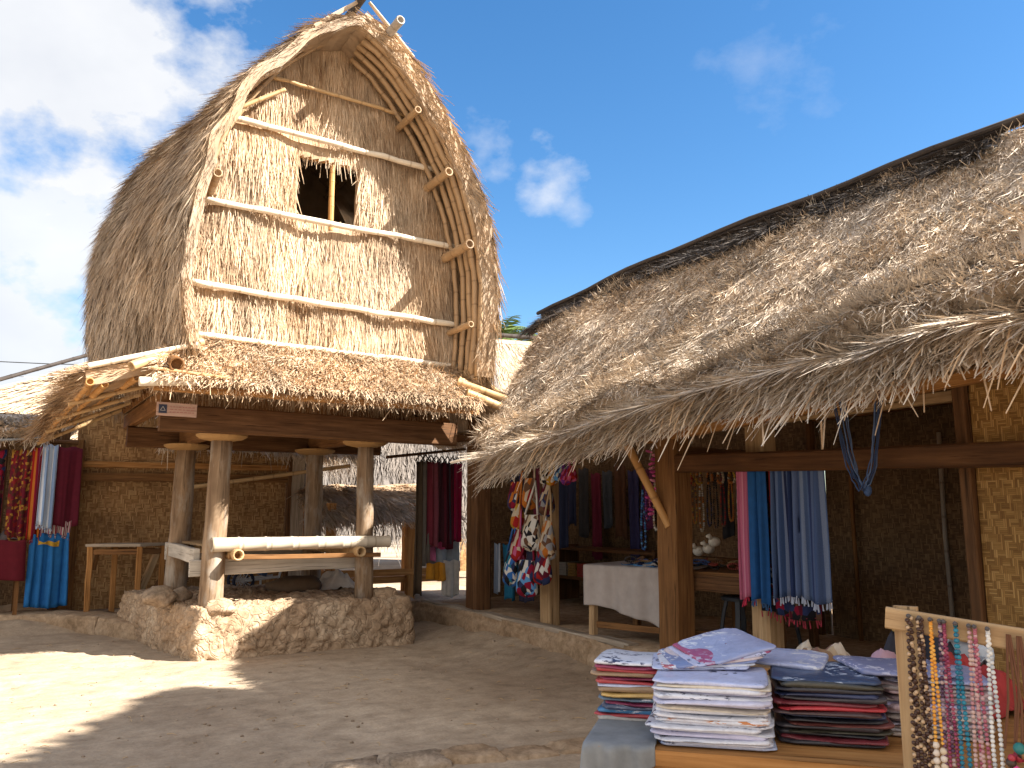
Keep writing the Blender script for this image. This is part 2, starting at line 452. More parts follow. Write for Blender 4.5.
def earth_mat():
    t = NT('earth'); o = t.coord('Object')
    n1 = t.noise(o, .55, 6, .6); n2 = t.noise(o, 5, 7, .65); n3 = t.noise(o, 42, 4, .7)
    c = t.ramp(n1, [(.33, (.345, .262, .187)), (.55, (.44, .347, .254)), (.72, (.52, .42, .315))])
    c = t.mix(.75, c, t.ramp(n2, [(.3, (.62, .6, .58)), (.55, (1, 1, 1)), (.75, (1.2, 1.19, 1.17))]), 'MULTIPLY')
    c = t.mix(.5, c, t.ramp(n3, [(.3, (.72, .7, .68)), (.7, (1.2, 1.2, 1.2))]), 'MULTIPLY')
    vr = t.n('ShaderNodeTexVoronoi', {'Vector': o, 'Scale': 26.0}).outputs['Distance']
    pb = t.ramp(vr, [(.05, (1, 1, 1)), (.16, (0, 0, 0))])
    c = t.mix(t.math('MULTIPLY', pb, t.ramp(n2, [(.52, (0, 0, 0)), (.62, (.6, .6, .6))])), c, (.26, .2, .15))
    sw = t.noise(t.coord('Object', (1.2, 9, 1), (0, 0, 0), (0, 0, .5)), 1.6, 4, .6, .5)
    c = t.mix(.35, c, t.ramp(sw, [(.35, (.8, .79, .77)), (.65, (1.12, 1.11, 1.1))]), 'MULTIPLY')
    h = t.math('ADD', t.math('ADD', t.math('MULTIPLY', n2, 1.0), t.math('MULTIPLY', sw, .5)), t.math('ADD', t.math('MULTIPLY', n3, .25), t.math('MULTIPLY', pb, .2)))
    t.bump(h, .55, .03)
    return t.done(c, .95, .1)
M['earth'] = earth_mat()
def stone_mat(name, a, b, c, scale=5.0, crack=True, bump=.7):
    t = NT(name); o = t.coord('Object')
    n1 = t.noise(o, scale * .5, 6, .65); n2 = t.noise(o, scale * 4, 6, .7)
    cc = t.ramp(n1, [(.3, a), (.52, b), (.74, c)])
    cc = t.mix(.7, cc, t.ramp(n2, [(.3, (.55, .53, .5)), (.7, (1.3, 1.3, 1.3))]), 'MULTIPLY')
    vo = t.n('ShaderNodeTexVoronoi', {'Vector': t.n('ShaderNodeVectorMath', {0: o, 1: t.n('ShaderNodeTexNoise', {'Vector': o, 'Scale': 4.0}).outputs['Color']}, operation='ADD').outputs[0], 'Scale': scale * 1.3}, feature='DISTANCE_TO_EDGE').outputs['Distance']
    if crack: cc = t.mix(t.math('MULTIPLY', t.ramp(vo, [(0, (.6, .6, .6)), (.04, (0, 0, 0))]), t.ramp(n1, [(.45, (0, 0, 0)), (.6, (1, 1, 1))])), cc, tuple(x * .45 for x in a))
    h = t.math('ADD', t.math('MULTIPLY', n2, .6), t.math('MULTIPLY', t.math('MINIMUM', vo, .12), 4.0 if crack else 0.0))
    t.bump(h, bump, .03)
    return t.done(cc, .95, .1)
M['rubble'] = stone_mat('rubble', (.27, .18, .11), (.42, .30, .20), (.55, .43, .31), 4.0)
M['mud'] = stone_mat('mud', (.24, .16, .095), (.36, .255, .165), (.46, .345, .24), 4.0, False, .6)
M['stone'] = stone_mat('stone', (.2, .15, .105), (.33, .25, .18), (.45, .36, .28), 7.0, False, .6)
M['dark_stone'] = stone_mat('dark_stone', (.10, .09, .08), (.17, .15, .13), (.26, .22, .18), 7.0, False, .6)

def plain(name, c, rough=.8, var=.25, sc=8.0, spec=.25, coat=0.0):
    t = NT(name); lo, hi = tuple(1 - var for _ in 'abc'), tuple(1 + var for _ in 'abc')
    cc = t.mix(1.0, c, t.mix(t.noise(t.coord('Object'), sc, 5, .6), lo, hi), 'MULTIPLY')
    if coat: t.b.inputs['Coat Weight'].default_value = coat; t.b.inputs['Coat Roughness'].default_value = .15
    return t.done(cc, rough, spec)
_pc = {}
def P(c, rough=.85, var=.3, sc=14.0, coat=0.0):
    k = (tuple(round(x, 3) for x in c), rough, var, sc, coat)
    if k not in _pc: _pc[k] = plain('dyed_%d' % len(_pc), c, rough, var, sc, .25, coat)
    return _pc[k]
def stripes(name, cols, period, axis=0, wob=.02, rough=.9, both=None):
    """Woven cloth with bands of colour that follow the cloth's UV in metres."""
    t = NT(name); u = t.coord('UV'); sp = t.n('ShaderNodeSeparateXYZ', {'Vector': u})
    x = t.math('ADD', sp.outputs[axis], t.math('MULTIPLY', t.noise(u, 30, 3), wob * period))
    r = t.n('ShaderNodeValToRGB', {'Fac': t.math('FRACT', t.math('DIVIDE', x, period))}); r.color_ramp.interpolation = 'CONSTANT'
    e = r.color_ramp.elements
    while len(e) < len(cols): e.new(.5)
    for i, (q, c) in enumerate(zip(e, cols)): q.position = i / len(cols); q.color = (*c, 1)
    cc = r.outputs[0]
    if both:
        f = t.math('GREATER_THAN', t.math('FRACT', t.math('DIVIDE', t.math('ADD', sp.outputs[1 - axis], t.math('MULTIPLY', t.noise(u, 22, 3), .03)), both[0])), .72)
        cc = t.mix(t.math('MULTIPLY', f, t.math('GREATER_THAN', t.noise(u, 55, 2), .47)), cc, both[1])
    cc = t.mix(.6, cc, t.mix(t.noise(t.coord('UV'), 160, 2), (.65, .65, .65), (1.35, 1.35, 1.35)), 'MULTIPLY')
    return t.done(cc, rough, .15)
def motley(name, cols, scale, rough=.9):
    """Ikat or patchwork cloth: small irregular patches of several colours."""
    t = NT(name); u = t.coord('UV', (scale, scale * .7, 1))
    v = t.n('ShaderNodeTexVoronoi', {'Vector': u, 'Scale': 1.0, 'Randomness': .8}).outputs['Color']
    r = t.n('ShaderNodeValToRGB', {'Fac': t.n('ShaderNodeSeparateColor', {0: v}).outputs[0]}); r.color_ramp.interpolation = 'CONSTANT'
    e = r.color_ramp.elements
    while len(e) < len(cols): e.new(.5)
    for i, (q, c) in enumerate(zip(e, cols)): q.position = i / len(cols); q.color = (*c, 1)
    return t.done(t.mix(.5, r.outputs[0], t.mix(t.noise(u, 5, 3), (.6, .6, .6), (1.4, 1.4, 1.4)), 'MULTIPLY'), rough, .15)

# ------------------------------------------------------------------ thatch
def thatch(name, surf, nu, nv, count, mat, parent, thick=.12, L=(.3, .55), W=(.010, .020), lift=(.0, .05), jit=.16, dens=None, keep=None, keeps=None,
           fringe=0, fL=(.25, .5), fW=(.008, .016), fdroop=.35, tone=(.5, .2), bumpy=.02, clump=.35, seed=1, fdir=None, curl=.08, verge=0, flip=False):
    """A thatch slab: base surface surf(u, v) (v runs down the straw) with thickness, covered with laid straws; a fringe hangs from the v = 1 edge."""
    r = np.random.default_rng(seed)
    U, Vv = np.meshgrid(np.linspace(0, 1, nu + 1), np.linspace(0, 1, nv + 1), indexing='ij')
    def ev(u, v):
        u, v = np.clip(u, 0, 1), np.clip(v, 0, 1)
        e = 2e-3
        p = surf(u, v)
        du = surf(np.minimum(u + e, 1), v) - surf(np.maximum(u - e, 0), v); dv = surf(u, np.minimum(v + e, 1)) - surf(u, np.maximum(v - e, 0))
        n = nrm(np.cross(du, dv)) * (-1 if flip else 1); b = bumpy * fbm(p[..., 0] * 2.6 + seed, p[..., 1] * 2.6, p[..., 2] * 2.6, 4)[..., None]
        return p + n * b, nrm(dv), n, nrm(du)
    top, D, N, _ = ev(U, Vv)
    st = nv + 1
    idx = np.arange((nu + 1) * st).reshape(nu + 1, st)
    q = np.stack([idx[:-1, :-1], idx[1:, :-1], idx[1:, 1:], idx[:-1, 1:]], -1).reshape(-1, 4)
    if flip: q = q[:, ::-1]
    if keep is not None:
        uc, vc = (U[:-1, :-1] + U[1:, 1:]) / 2, (Vv[:-1, :-1] + Vv[1:, 1:]) / 2
        q = q[keep(uc, vc).ravel()]
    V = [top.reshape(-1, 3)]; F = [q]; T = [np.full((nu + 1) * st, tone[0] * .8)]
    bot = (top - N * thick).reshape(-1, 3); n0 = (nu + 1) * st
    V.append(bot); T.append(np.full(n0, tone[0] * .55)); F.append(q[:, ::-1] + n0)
    # side walls round every open edge
    ed = {}
    for f in q:
        for a, b in zip(f, np.roll(f, -1)): ed[(int(a), int(b))] = 1
    side = [(b, a, a + n0, b + n0) for (a, b) in ed if (b, a) not in ed]
    if side: F.append(np.array(side))
    base = 2 * n0
    def strands(Pt, Dr, Nn, Ln, Wd, Lf, Bd, To):
        nonlocal base
        sd = nrm(np.cross(Dr, Nn)) * Wd[:, None] / 2
        tw = Nn * (Wd * r.uniform(-.4, .4, len(Wd)))[:, None]
        mid = Pt + Dr * (Ln * .5)[:, None] + Nn * (Lf * .55)[:, None] + Bd * .25
        tip = Pt + Dr * Ln[:, None] + Nn * Lf[:, None] + Bd
        k = len(Pt)
        v = np.stack([Pt - sd, Pt + sd, mid - sd + tw, mid + sd - tw, tip - sd * .45, tip + sd * .45], 1).reshape(-1, 3)
        i = base + np.arange(k) * 6
        V.append(v); T.append(np.repeat(To, 6)); F.append(np.stack([i, i + 1, i + 3, i + 2], -1)); F.append(np.stack([i + 2, i + 3, i + 5, i + 4], -1))
        base += 6 * k
    if count:
        u, v = r.random(count), r.random(count)
        if dens is not None: v = dens(v, r)
        if keep is not None:
            k = (keeps or keep)(u, v); u, v = u[k], v[k]
        Pt, Dr, Nn, Du = ev(u, v); k = len(u)
        sw = fbm(Pt[:, 0] * 2.2, Pt[:, 1] * 2.2, Pt[:, 2] * 2.2 + 5, 3)
        Dr = nrm(Dr + Du * (r.normal(0, jit, k) + sw * jit * 1.2)[:, None])
        cl = fbm(Pt[:, 0] * 5 + 3, Pt[:, 1] * 5, Pt[:, 2] * 3, 3)
        To = np.clip(r.normal(tone[0], tone[1], k) + cl * clump * .5, 0, 1)
        Lf = r.uniform(lift[0], lift[1], k) * (1 + .5 * cl)
        Pt = Pt + Nn * (r.uniform(-.012, .006, k))[:, None]
        strands(Pt, Dr, Nn, r.uniform(*L, k), r.uniform(*W, k), Lf, r.normal(0, curl, (k, 3)) * .5, To)
    if fringe:
        u = r.random(fringe); v = np.clip(1 - np.abs(r.normal(0, .03, fringe)), 0, 1)
        Pt, Dr, Nn, Du = ev(u, v); k = fringe
        Pt = Pt - Nn * (r.random(k) ** .8 * thick)[:, None]
        cl = fbm(Pt[:, 0] * 4, Pt[:, 1] * 4, 9.0, 3)
        dirn = nrm(Dr + Du * (r.normal(0, .40, k) + .2 * fbm(Pt[:, 0] * 3, Pt[:, 1] * 3, 4.0, 2))[:, None] + r.normal(0, .08, (k, 3)))
        ln = r.uniform(*fL, k) * (1 + .35 * cl) * np.where(r.random(k) < .06, 1.5, 1)
        bd = np.zeros((k, 3)); bd[:, 2] = -np.abs(r.normal(fdroop, fdroop * .5, k)) * ln
        bd[:, :2] = r.normal(0, .05, (k, 2))
        Pt = Pt - dirn * (ln * .35)[:, None]
        strands(Pt, dirn, Nn, ln, r.uniform(*fW, k), np.zeros(k), bd, np.clip(r.normal(tone[0], tone[1] * 1.2, k) + cl * clump * .4, 0, 1))
    for edge in ((0, 1) if verge else ()):
        k = verge; u = np.abs(edge - np.abs(r.normal(0, .012, k))); v = r.random(k)
        Pt, Dr, Nn, Du = ev(u, v); sgn = -1 if edge == 0 else 1
        Pt = Pt - Nn * (r.random(k) * thick)[:, None]
        dirn = nrm(Dr + Du * (sgn * np.abs(r.normal(.15, .2, k)))[:, None] + r.normal(0, .1, (k, 3)))
        ln = r.uniform(*L, k) * .6
        strands(Pt - dirn * (ln * .5)[:, None], dirn, Nn, ln, r.uniform(*W, k), r.uniform(0, .03, k), r.normal(0, .03, (k, 3)), np.clip(r.normal(tone[0], tone[1], k), 0, 1))
    V = np.concatenate(V); F = np.concatenate(F); T = np.concatenate(T)
    o_ = np.array((0.0, 0, 0)); qn = parent
    while qn is not None: o_ += np.array(qn.location); qn = qn.parent
    me = mesh_np(name, V - o_, F, None, T); me.materials.append(mat)
    o = bpy.data.objects.new(name, me); col.objects.link(o)
    if parent is not None: o.parent = parent
    return o
def quad_surf(A, B, C, D, sag=0.0, bulge=None):
    """Bilinear patch: v = 0 along A-B, v = 1 along D-C; sag lets the middle of the slope bow."""
    A, B, C, D = (np.array(p, float) for p in (A, B, C, D))
    def f(u, v):
        u, v = np.asarray(u)[..., None], np.asarray(v)[..., None]
        p = (A * (1 - u) + B * u) * (1 - v) + (D * (1 - u) + C * u) * v
        return p + np.array((0, 0, 1.0)) * (-sag * 4 * v * (1 - v))
    return f

# ------------------------------------------------------------------ ground
def ground_z(x, y):
    x, y = np.asarray(x, float), np.asarray(y, float)
    near = np.clip(1 - np.maximum(np.abs(x - 4) - 9, np.abs(y - 8) - 10) / 10, 0, 1)
    z = near * (.022 * fbm(x * .7, y * .7, 3.0, 4) + .007 * fbm(x * 4, y * 4, 1.0, 3) - .012)
    bank = np.clip((x - 4.35) / .7, 0, 1) * np.clip((y - 6.3) / .8, 0, 1) * np.clip((11.0 - y) / 1.0, 0, 1)
    z = z + bank * (.11 + .02 * fbm(x * 3, y * 3, 8.0, 3))
    yard = np.clip((y - 12.0) / .5, 0, 1) * np.clip((24 - y) / 2, 0, 1)
    return z + yard * .13 * np.clip((x + 2) / 2.4, 0, 1)
gx = np.concatenate([[-900, -250, -80, -30, -14, -8], np.linspace(-5, 9, 260), [11, 14, 20, 40, 90, 260, 900]])
gy = np.concatenate([[-900, -250, -80, -30, -12, -5, -2], np.linspace(0, 14, 260), [15, 17, 20, 26, 40, 90, 260, 900]])
GX, GY = np.meshgrid(gx, gy, indexing='ij')
GV = np.stack([GX, GY, ground_z(GX, GY)], -1).reshape(-1, 3)
ii = np.arange(len(gx) * len(gy)).reshape(len(gx), len(gy))
gm = mesh_np('ground', GV, np.stack([ii[:-1, :-1], ii[1:, :-1], ii[1:, 1:], ii[:-1, 1:]], -1).reshape(-1, 4), smooth=True)
gm.materials.append(M['earth'])
go = bpy.data.objects.new('ground', gm); col.objects.link(go); tag(go, kind='structure')
# small loose stones strewn on the yard
mb = MB()
for k in range(260):
    x, y = random.uniform(-.5, 5.2), random.uniform(4.7, 11)
    if 1.7 < x < 4.5 and y > 8.9: continue
    r = random.uniform(.004, .014) * (1.8 if random.random() < .05 else 1)
    mb.rock((x, y, float(ground_z(x, y)) + r * .3), (r * 2.4, r * 2, r * 1.4), k, 3)
tag(mb.build('gravel', M['stone']), kind='stuff')
mb = MB()
for k in range(170):
    x, y = random.uniform(-.3, 5.0), random.uniform(4.9, 11)
    if 1.6 < x < 4.6 and y > 8.8: continue
    a = random.uniform(0, 3.14); l = random.uniform(.03, .11); z = float(ground_z(x, y)) + .006
    mb.tube([(x, y, z), (x + l * .5 * math.cos(a), y + l * .5 * math.sin(a), z + .006), (x + l * math.cos(a + .2), y + l * math.sin(a + .2), z)], .0022, 4)
tag(mb.build('straw_litter', M['bamboo_tan']), kind='stuff')

# ------------------------------------------------------------------ the granary
CX = 3.33
PZ = np.array([7.33, 7.07, 6.50, 5.80, 5.25, 4.70, 4.20, 3.70, 3.10]); PH = np.array([0, .47, 1.0, 1.42, 1.62, 1.76, 1.82, 1.81, 1.76])
_s = np.concatenate([[0], np.cumsum(np.hypot(np.diff(PZ), np.diff(PH)))]); _s /= _s[-1]
def prof(v):
    v = np.asarray(v, float); h = z = 0
    for o, w in ((-.05, .2), (-.025, .2), (0, .2), (.025, .2), (.05, .2)):
        q = np.clip(v + o * np.minimum(1, np.minimum(v, 1 - v) * 8), 0, 1)
        h = h + w * np.interp(q, _s, PH); z = z + w * np.interp(q, _s, PZ)
    return h, z
def bulge(y):
    return np.interp(y, [8.55, 9.0, 9.6, 10.2, 10.8, 11.4, 12.0, 12.5], [1, 1.07, 1.18, 1.27, 1.34, 1.33, 1.22, 1.05])
Y0, Y1 = 8.58, 12.4
G = empty('granary', (3.33, 10.2, 0), 'tall bonnet-roofed granary of straw thatch standing on round wooden posts', 'granary')
def roofside(sgn):
    def f(u, v):
        u = np.asarray(u, float); uu = u if sgn < 0 else 1 - u
        y = Y0 + (Y1 - Y0) * uu
        h, z = prof(v); b = bulge(y)
        hh = h * (1 + (b - 1) * np.clip(np.asarray(v) * 2.6, 0, 1)) + (.06 * np.sin(np.pi * np.clip(v, 0, 1) ** .8) if sgn < 0 else 0)
        return np.stack([CX + sgn * hh, y + 0 * hh, z + .05 * np.sin(uu * 3) * (1 - np.asarray(v))], -1)
    return f
thatch('thatch_roof', roofside(-1), 60, 50, 42000, M['straw_roof'], G, thick=.11, L=(.2, .5), W=(.005, .012), lift=(.0, .05), jit=.13, verge=2600, bumpy=.045, fringe=1200, fL=(.15, .3), fdroop=.1, tone=(.46, .2), seed=11)
thatch('thatch_roof', roofside(1), 60, 50, 9000, M['straw_roof'], G, thick=.2, L=(.25, .55), W=(.009, .02), lift=(.0, .06), jit=.13, verge=2600, bumpy=.045, fringe=900, fL=(.15, .3), fdroop=.1, tone=(.5, .2), seed=12)
# straw gable wall with its window opening
FY = 9.22
def gable(y, back=False, ins=.14):
    def f(u, v):
        u, v = np.asarray(u, float), np.asarray(v, float)
        x = CX + (1 if not back else -1) * ((1 - 2 * u) * 1.79 - .03)
        a = np.abs(x - CX) + np.where(x > CX, ins, -.03)
        zt = np.interp(np.clip(a, 0, 1.815), PH[:7], PZ[:7]) - .05
        z = zt + (3.02 - zt) * v
        return np.stack([x, y + 0 * z + .02 * np.sin(x * 5) * (1 if not back else 0), z], -1)
    return f
WX0, WX1, WZ0, WZ1 = 2.80, 3.53, 4.90, 5.66
def nowin(u, v):
    p = gable(FY)(u, v)
    return ~((p[..., 0] > WX0) & (p[..., 0] < WX1) & (p[..., 2] > WZ0) & (p[..., 2] < WZ1))
def nowin_s(u, v):
    p = gable(FY)(u, v); x, z = p[..., 0], p[..., 2]
    return ~((x > WX0 - .03) & (x < WX1 + .03) & (z > WZ0) & (z < WZ1 + .36 + .08 * np.sin(x * 40)))
def courses(v, r):
    return np.clip((np.floor(v * 7) + r.random(len(v)) ** 1.25 + .12 * r.normal(size=len(v))) / 7, 0, 1)
gw = thatch('gable_wall', gable(FY), 120, 110, 38000, M['straw_gold'], G, thick=.1, L=(.2, .55), W=(.004, .010), lift=(.0, .045), jit=.11, keep=nowin, keeps=nowin_s, dens=courses, bumpy=.03, clump=.6, tone=(.58, .2), seed=13, curl=.05)
thatch('back_wall', gable(12.2, True), 30, 30, 2500, M['straw_roof'], G, thick=.1, seed=14)
# a dim loft floor and walls behind the window
mb = MB(); mb.box((CX, 10.8, 3.06), (3.2, 2.9, .06)); mb.build('loft_floor', M['dark_wood'], G)
mb = MB(); mb.bamboo((3.215, FY + .03, WZ0 - .08), (3.215, FY + .03, WZ1 + .1), .035, hollow=0); mb.build('window_slat', M['bamboo_orange'], G)
mb = MB(); mb.bamboo((WX0 - .12, FY + .04, WZ1 + .02), (WX1 + .12, FY + .04, WZ1 + .02), .03, hollow=0); mb.build('window_lintel', M['bamboo_orange'], G)
# level battens across the straw
for (x0, x1, z0, z1, r, m) in ((1.66, 4.96, 3.36, 3.30, .034, 'bamboo_pale'), (1.60, 5.0, 3.92, 3.83, .038, 'bamboo_pale'), (1.70, 4.95, 4.86, 4.86, .037, 'bamboo_pale'),
                              (1.80, 4.62, 5.90, 5.83, .036, 'bamboo_pale'), (2.36, 4.12, 6.50, 6.46, .024, 'bamboo_tan')):
    mb = MB()
    n = 14; pts = [Vector((x0 + (x1 - x0) * k / n, FY - .1 + random.uniform(-.008, .008), z0 + (z1 - z0) * k / n + random.uniform(-.008, .008))) for k in range(n + 1)]
    mb.tube(pts, [r * random.uniform(.92, 1.08) for _ in pts], 8, .02); mb.build('batten', M[m], G, smooth=True)
mb = MB(); mb.bamboo((2.02, FY - .14, 5.98), (2.55, FY - .14, 6.36), .026); mb.build('brace', M['bamboo_tan'], G, smooth=True)
# curved bamboo rafters under the overhang
for sgn in (1, -1):
    for (y, ins, r) in ((8.67, .17, .038), (8.77, .20, .042), (8.88, .21, .040), (8.99, .24, .038), (9.10, .29, .032)) if sgn > 0 else ((9.10, .05, .026),):
        pts, rr = [], []
        for k in range(25):
            v = .03 + .97 * k / 24; h, z = prof(v); h2, z2 = prof(min(v + .02, 1)); h1, z1 = prof(max(v - .02, 0))
            t = Vector((h2 - h1, 0, z2 - z1)).normalized(); nn = Vector((-t.z, 0, t.x)); nn = nn if nn.dot(Vector((0, 0, 4.6)) - Vector((h, 0, z))) > 0 else -nn
            p = Vector((h, 0, z)) + nn * ins
            pts.append(Vector((CX + sgn * max(p.x, .02) + random.uniform(-.012, .012), y + random.uniform(-.012, .012), p.z))); rr.append(r * (1.0 + (.1 if k % 4 == 0 else 0)))
        mb = MB(); mb.tube(pts, rr, 8, .03); mb.build('rafter', M['bamboo_brown'], G, smooth=True)
    for (v, y0, r) in ((.30, 8.62, .045), (.47, 8.56, .055), (.66, 8.50, .06), (.86, 8.58, .04)) if sgn > 0 else ((.60, 8.60, .05),):
        h, z = prof(v); mb = MB()
        mb.bamboo((CX + sgn * (float(h) - (.36 if sgn > 0 else .1)), y0, float(z) - .05), (CX + sgn * (float(h) - .36), 11.9, float(z) - .08), r); mb.build('purlin', M['bamboo_brown'], G, smooth=True)
mb = MB(); mb.bamboo((3.64, 8.28, 7.18), (3.62, 12.2, 7.12), .055); mb.build('ridge_pole', M['bamboo_grey'], G, smooth=True)
mb = MB(); mb.bamboo((3.26, 8.42, 7.47), (3.24, 12.4, 7.43), .05); mb.build('ridge_pole', M['blackish_wood'], G, smooth=True)
mb = MB()
for s in (-1, 1):
    mb.tube([(CX + s * .05, 8.62, 7.50), (CX + s * .40, 8.60, 7.16), (CX + s * .62, 8.58, 6.95)], [.02, .03, .02], 6)
mb.build('ridge_tie', M['straw_roof'], G)
# skirt roof round the foot of the bonnet
thatch('skirt_roof', quad_surf((5.0, 9.2, 3.33), (1.5, 9.2, 3.36), (1.24, 8.32, 2.80), (4.76, 8.32, 2.77), .015), 70, 20, 20000, M['straw_gold'], G, dens=lambda v, r: np.clip(v * 1.12 - .12, 0, 1), thick=.13, L=(.10, .26), W=(.005, .011), lift=(0, .03), jit=.16, fringe=3000, fL=(.03, .08), fW=(.005, .010), fdroop=.9, tone=(.66, .17), seed=15, clump=.3, bumpy=.035)
thatch('skirt_roof', quad_surf((1.62, 8.66, 3.16), (1.0, 12.1, 3.22), (.47, 11.8, 2.48), (.68, 8.75, 2.82), .03), 40, 14, 6000, M['straw_gold'], G, thick=.15, L=(.15, .35), W=(.008, .016), lift=(0, .05), fringe=1200, fL=(.06, .16), fW=(.007, .014), fdroop=.3, verge=350, tone=(.55, .2), seed=16)
thatch('skirt_roof', quad_surf((5.6, 12.1, 3.22), (4.98, 8.7, 3.2), (5.32, 8.62, 2.74), (6.2, 12.0, 2.6), .03), 30, 10, 1800, M['straw_roof'], G, thick=.15, fringe=500, fL=(.12, .26), verge=300, seed=17)
for (p, q, r, m) in (((1.05, 8.52, 2.86), (1.75, 8.88, 3.24), .05, 'bamboo_tan'), ((.70, 8.72, 2.86), (1.66, 8.62, 3.16), .03, 'bamboo_pale'), ((1.10, 8.30, 2.69), (1.60, 8.30, 2.73), .045, 'bamboo_pale'),
                     ((.72, 8.62, 2.70), (.86, 12.0, 2.62), .04, 'bamboo_orange'), ((1.42, 8.30, 2.88), (1.5, 9.4, 3.12), .075, 'brown_wood'), ((1.2, 8.36, 2.84), (1.9, 8.25, 2.78), .018, 'bamboo_tan')):
    mb = MB(); mb.bamboo(p, q, r); mb.build('skirt_pole', M[m], G, smooth=True)
for (p, q, r) in (((4.62, 8.62, 3.02), (5.42, 8.30, 2.74), .045), ((4.72, 8.78, 3.08), (5.5, 8.62, 2.80), .04), ((4.9, 8.7, 3.12), (5.7, 9.0, 2.86), .035), ((4.62, 8.40, 2.86), (5.1, 8.32, 2.70), .055)):
    mb = MB(); mb.bamboo(p, q, r, hollow=.08); mb.build('skirt_pole', M['bamboo_tan'], G, smooth=True)
mb = MB(); mb.beam((1.24, 8.37, 2.665), (4.76, 8.37, 2.64), .06, .06, wob=.01, segs=8); mb.build('eave_batten', M['orange_wood'], G)
for (xa, za, xb, zb, r, m) in ((1.42, 2.90, 1.05, 2.92, .05, 'brown_wood'), (1.14, 2.79, .84, 2.70, .04, 'bamboo_orange'), (.86, 2.70, .62, 2.50, .038, 'bamboo_orange'), (.72, 2.68, .50, 2.38, .03, 'bamboo_orange')):
    mb = MB(); mb.bamboo((xa, 8.74, za), (xb, 11.9, zb), r, hollow=.04); mb.build('skirt_lath', M[m], G, smooth=True)
for k in range(4):      # rafters under the left skirt
    y = 9.3 + .8 * k; mb = MB(); mb.bamboo((1.5, y, 2.86), (.60 - .05 * k, y + .08, 2.56 - .08 * k), .026, hollow=0); mb.build('skirt_rafter', M['bamboo_tan'], G, smooth=True)
for k in range(9):      # rafters under the front skirt
    x = 1.45 + .42 * k; mb = MB(); mb.bamboo((x, 9.2, 3.12), (x - .16, 8.44, 2.68), .026, hollow=0); mb.build('skirt_rafter', M['bamboo_tan'], G, smooth=True)
# floor frame
for (p, q, w, h, m) in (((1.40, 8.97, 2.44), (4.78, 8.97, 2.42), .12, .27, 'dark_wood'), ((1.40, 11.3, 2.42), (4.78, 11.3, 2.42), .12, .25, 'dark_wood'),
                       ((1.46, 9.05, 2.64), (1.46, 11.8, 2.64), .10, .18, 'brown_wood'), ((4.70, 9.05, 2.64), (4.70, 11.8, 2.64), .10, .18, 'brown_wood'),
                       ((2.07, 9.05, 2.42), (2.07, 11.22, 2.42), .14, .20, 'brown_wood'), ((3.76, 9.05, 2.42), (3.76, 11.22, 2.42), .14, .20, 'brown_wood')):
    mb = MB(); mb.beam(p, q, w, h); mb.build('floor_beam', M[m], G)
mb = MB()
for k in range(22): mb.bamboo((1.36 + .02 * (k % 2), 8.96 + .13 * k, 2.79), (4.84, 8.96 + .13 * k, 2.79), .05, hollow=.02, n=6)
mb.build('floor_deck', M['brown_wood'], G)
mb = MB(); mb.grid(lambda u, v: (1.42 + 0 * u, 8.99 + 2.8 * u, 2.74 + .34 * v), 1, 1, .02, uvs=(2.8, .34)); mb.build('under_wall', M['weave_tan'], G)
mb = MB(); mb.grid(lambda u, v: (4.74, 11.8 - 2.8 * u, 2.74 + .34 * v), 1, 1, .02, uvs=(2.8, .34)); mb.build('under_wall', M['weave_tan'], G)
# round posts with their rat guards
for (x, y, xt, r, b) in ((2.06, 9.30, 2.10, .114, .30), (3.78, 9.30, 3.76, .10, .44), (2.02, 11.0, 2.06, .12, .44), (3.72, 11.0, 3.72, .115, .44)):
    n = 9; pts = [Vector((x + (xt - x) * k / n + random.uniform(-.004, .004), y + random.uniform(-.004, .004), b + (2.26 - b) * k / n)) for k in range(n + 1)]
    mb = MB(); mb.tube(pts, [r * (1.12 - .16 * k / n + random.uniform(-.03, .03)) for k in range(n + 1)], 14, 0); p_ = mb.build('post', M['post_wood'], G, smooth=True)
    mb = MB(); mb.lathe((xt, y, 2.245), [(.10, 0), (.22, .025), (.265, .055), (.27, .075), (.24, .085), (.08, .086)], 20, wob=.05); mb.build('rat_guard', M['guard_wood'], p_, smooth=False)
# sitting bench between the posts
mb = MB(); mb.bamboo((2.02, 9.17, 1.15), (4.02, 9.15, 1.15), .078, hollow=.06); mb.build('bench_rail', M['bamboo_worn'], G, smooth=True)
mb = MB(); mb.beam((1.86, 9.42, .90), (3.86, 9.42, .93), .06, .17, segs=6, wob=.008); mb.build('bench_beam', M['white_wood'], G)
mb = MB(); mb.beam((1.9, 11.1, 1.0), (3.9, 11.1, 1.0), .07, .17); mb.build('bench_beam', M['white_wood'], G)
for x in (1.94, 3.88):
    mb = MB(); mb.beam((x, 9.45, 1.02), (x, 11.2, 1.04), .06, .16); mb.build('bench_beam', M['white_wood'], G)
for x in (2.26, 3.62):
    mb = MB(); mb.bamboo((x, 9.0, 1.045), (x, 11.2, 1.045), .06, hollow=.12); mb.build('bench_joist', M['bamboo_tan'], G, smooth=True)
mb = MB()
for k in range(24): mb.box((2.92, 9.3 + .075 * k, 1.122 + .004 * (k % 2)), (1.75, .062, .022))
mb.build('bench_deck', M['pale_wood'], G)
mb = MB(); mb.beam((2.2, 9.12, 1.02), (3.9, 9.12, 1.0), .04, .05); mb.build('bench_batten', M['brown_wood'], G)

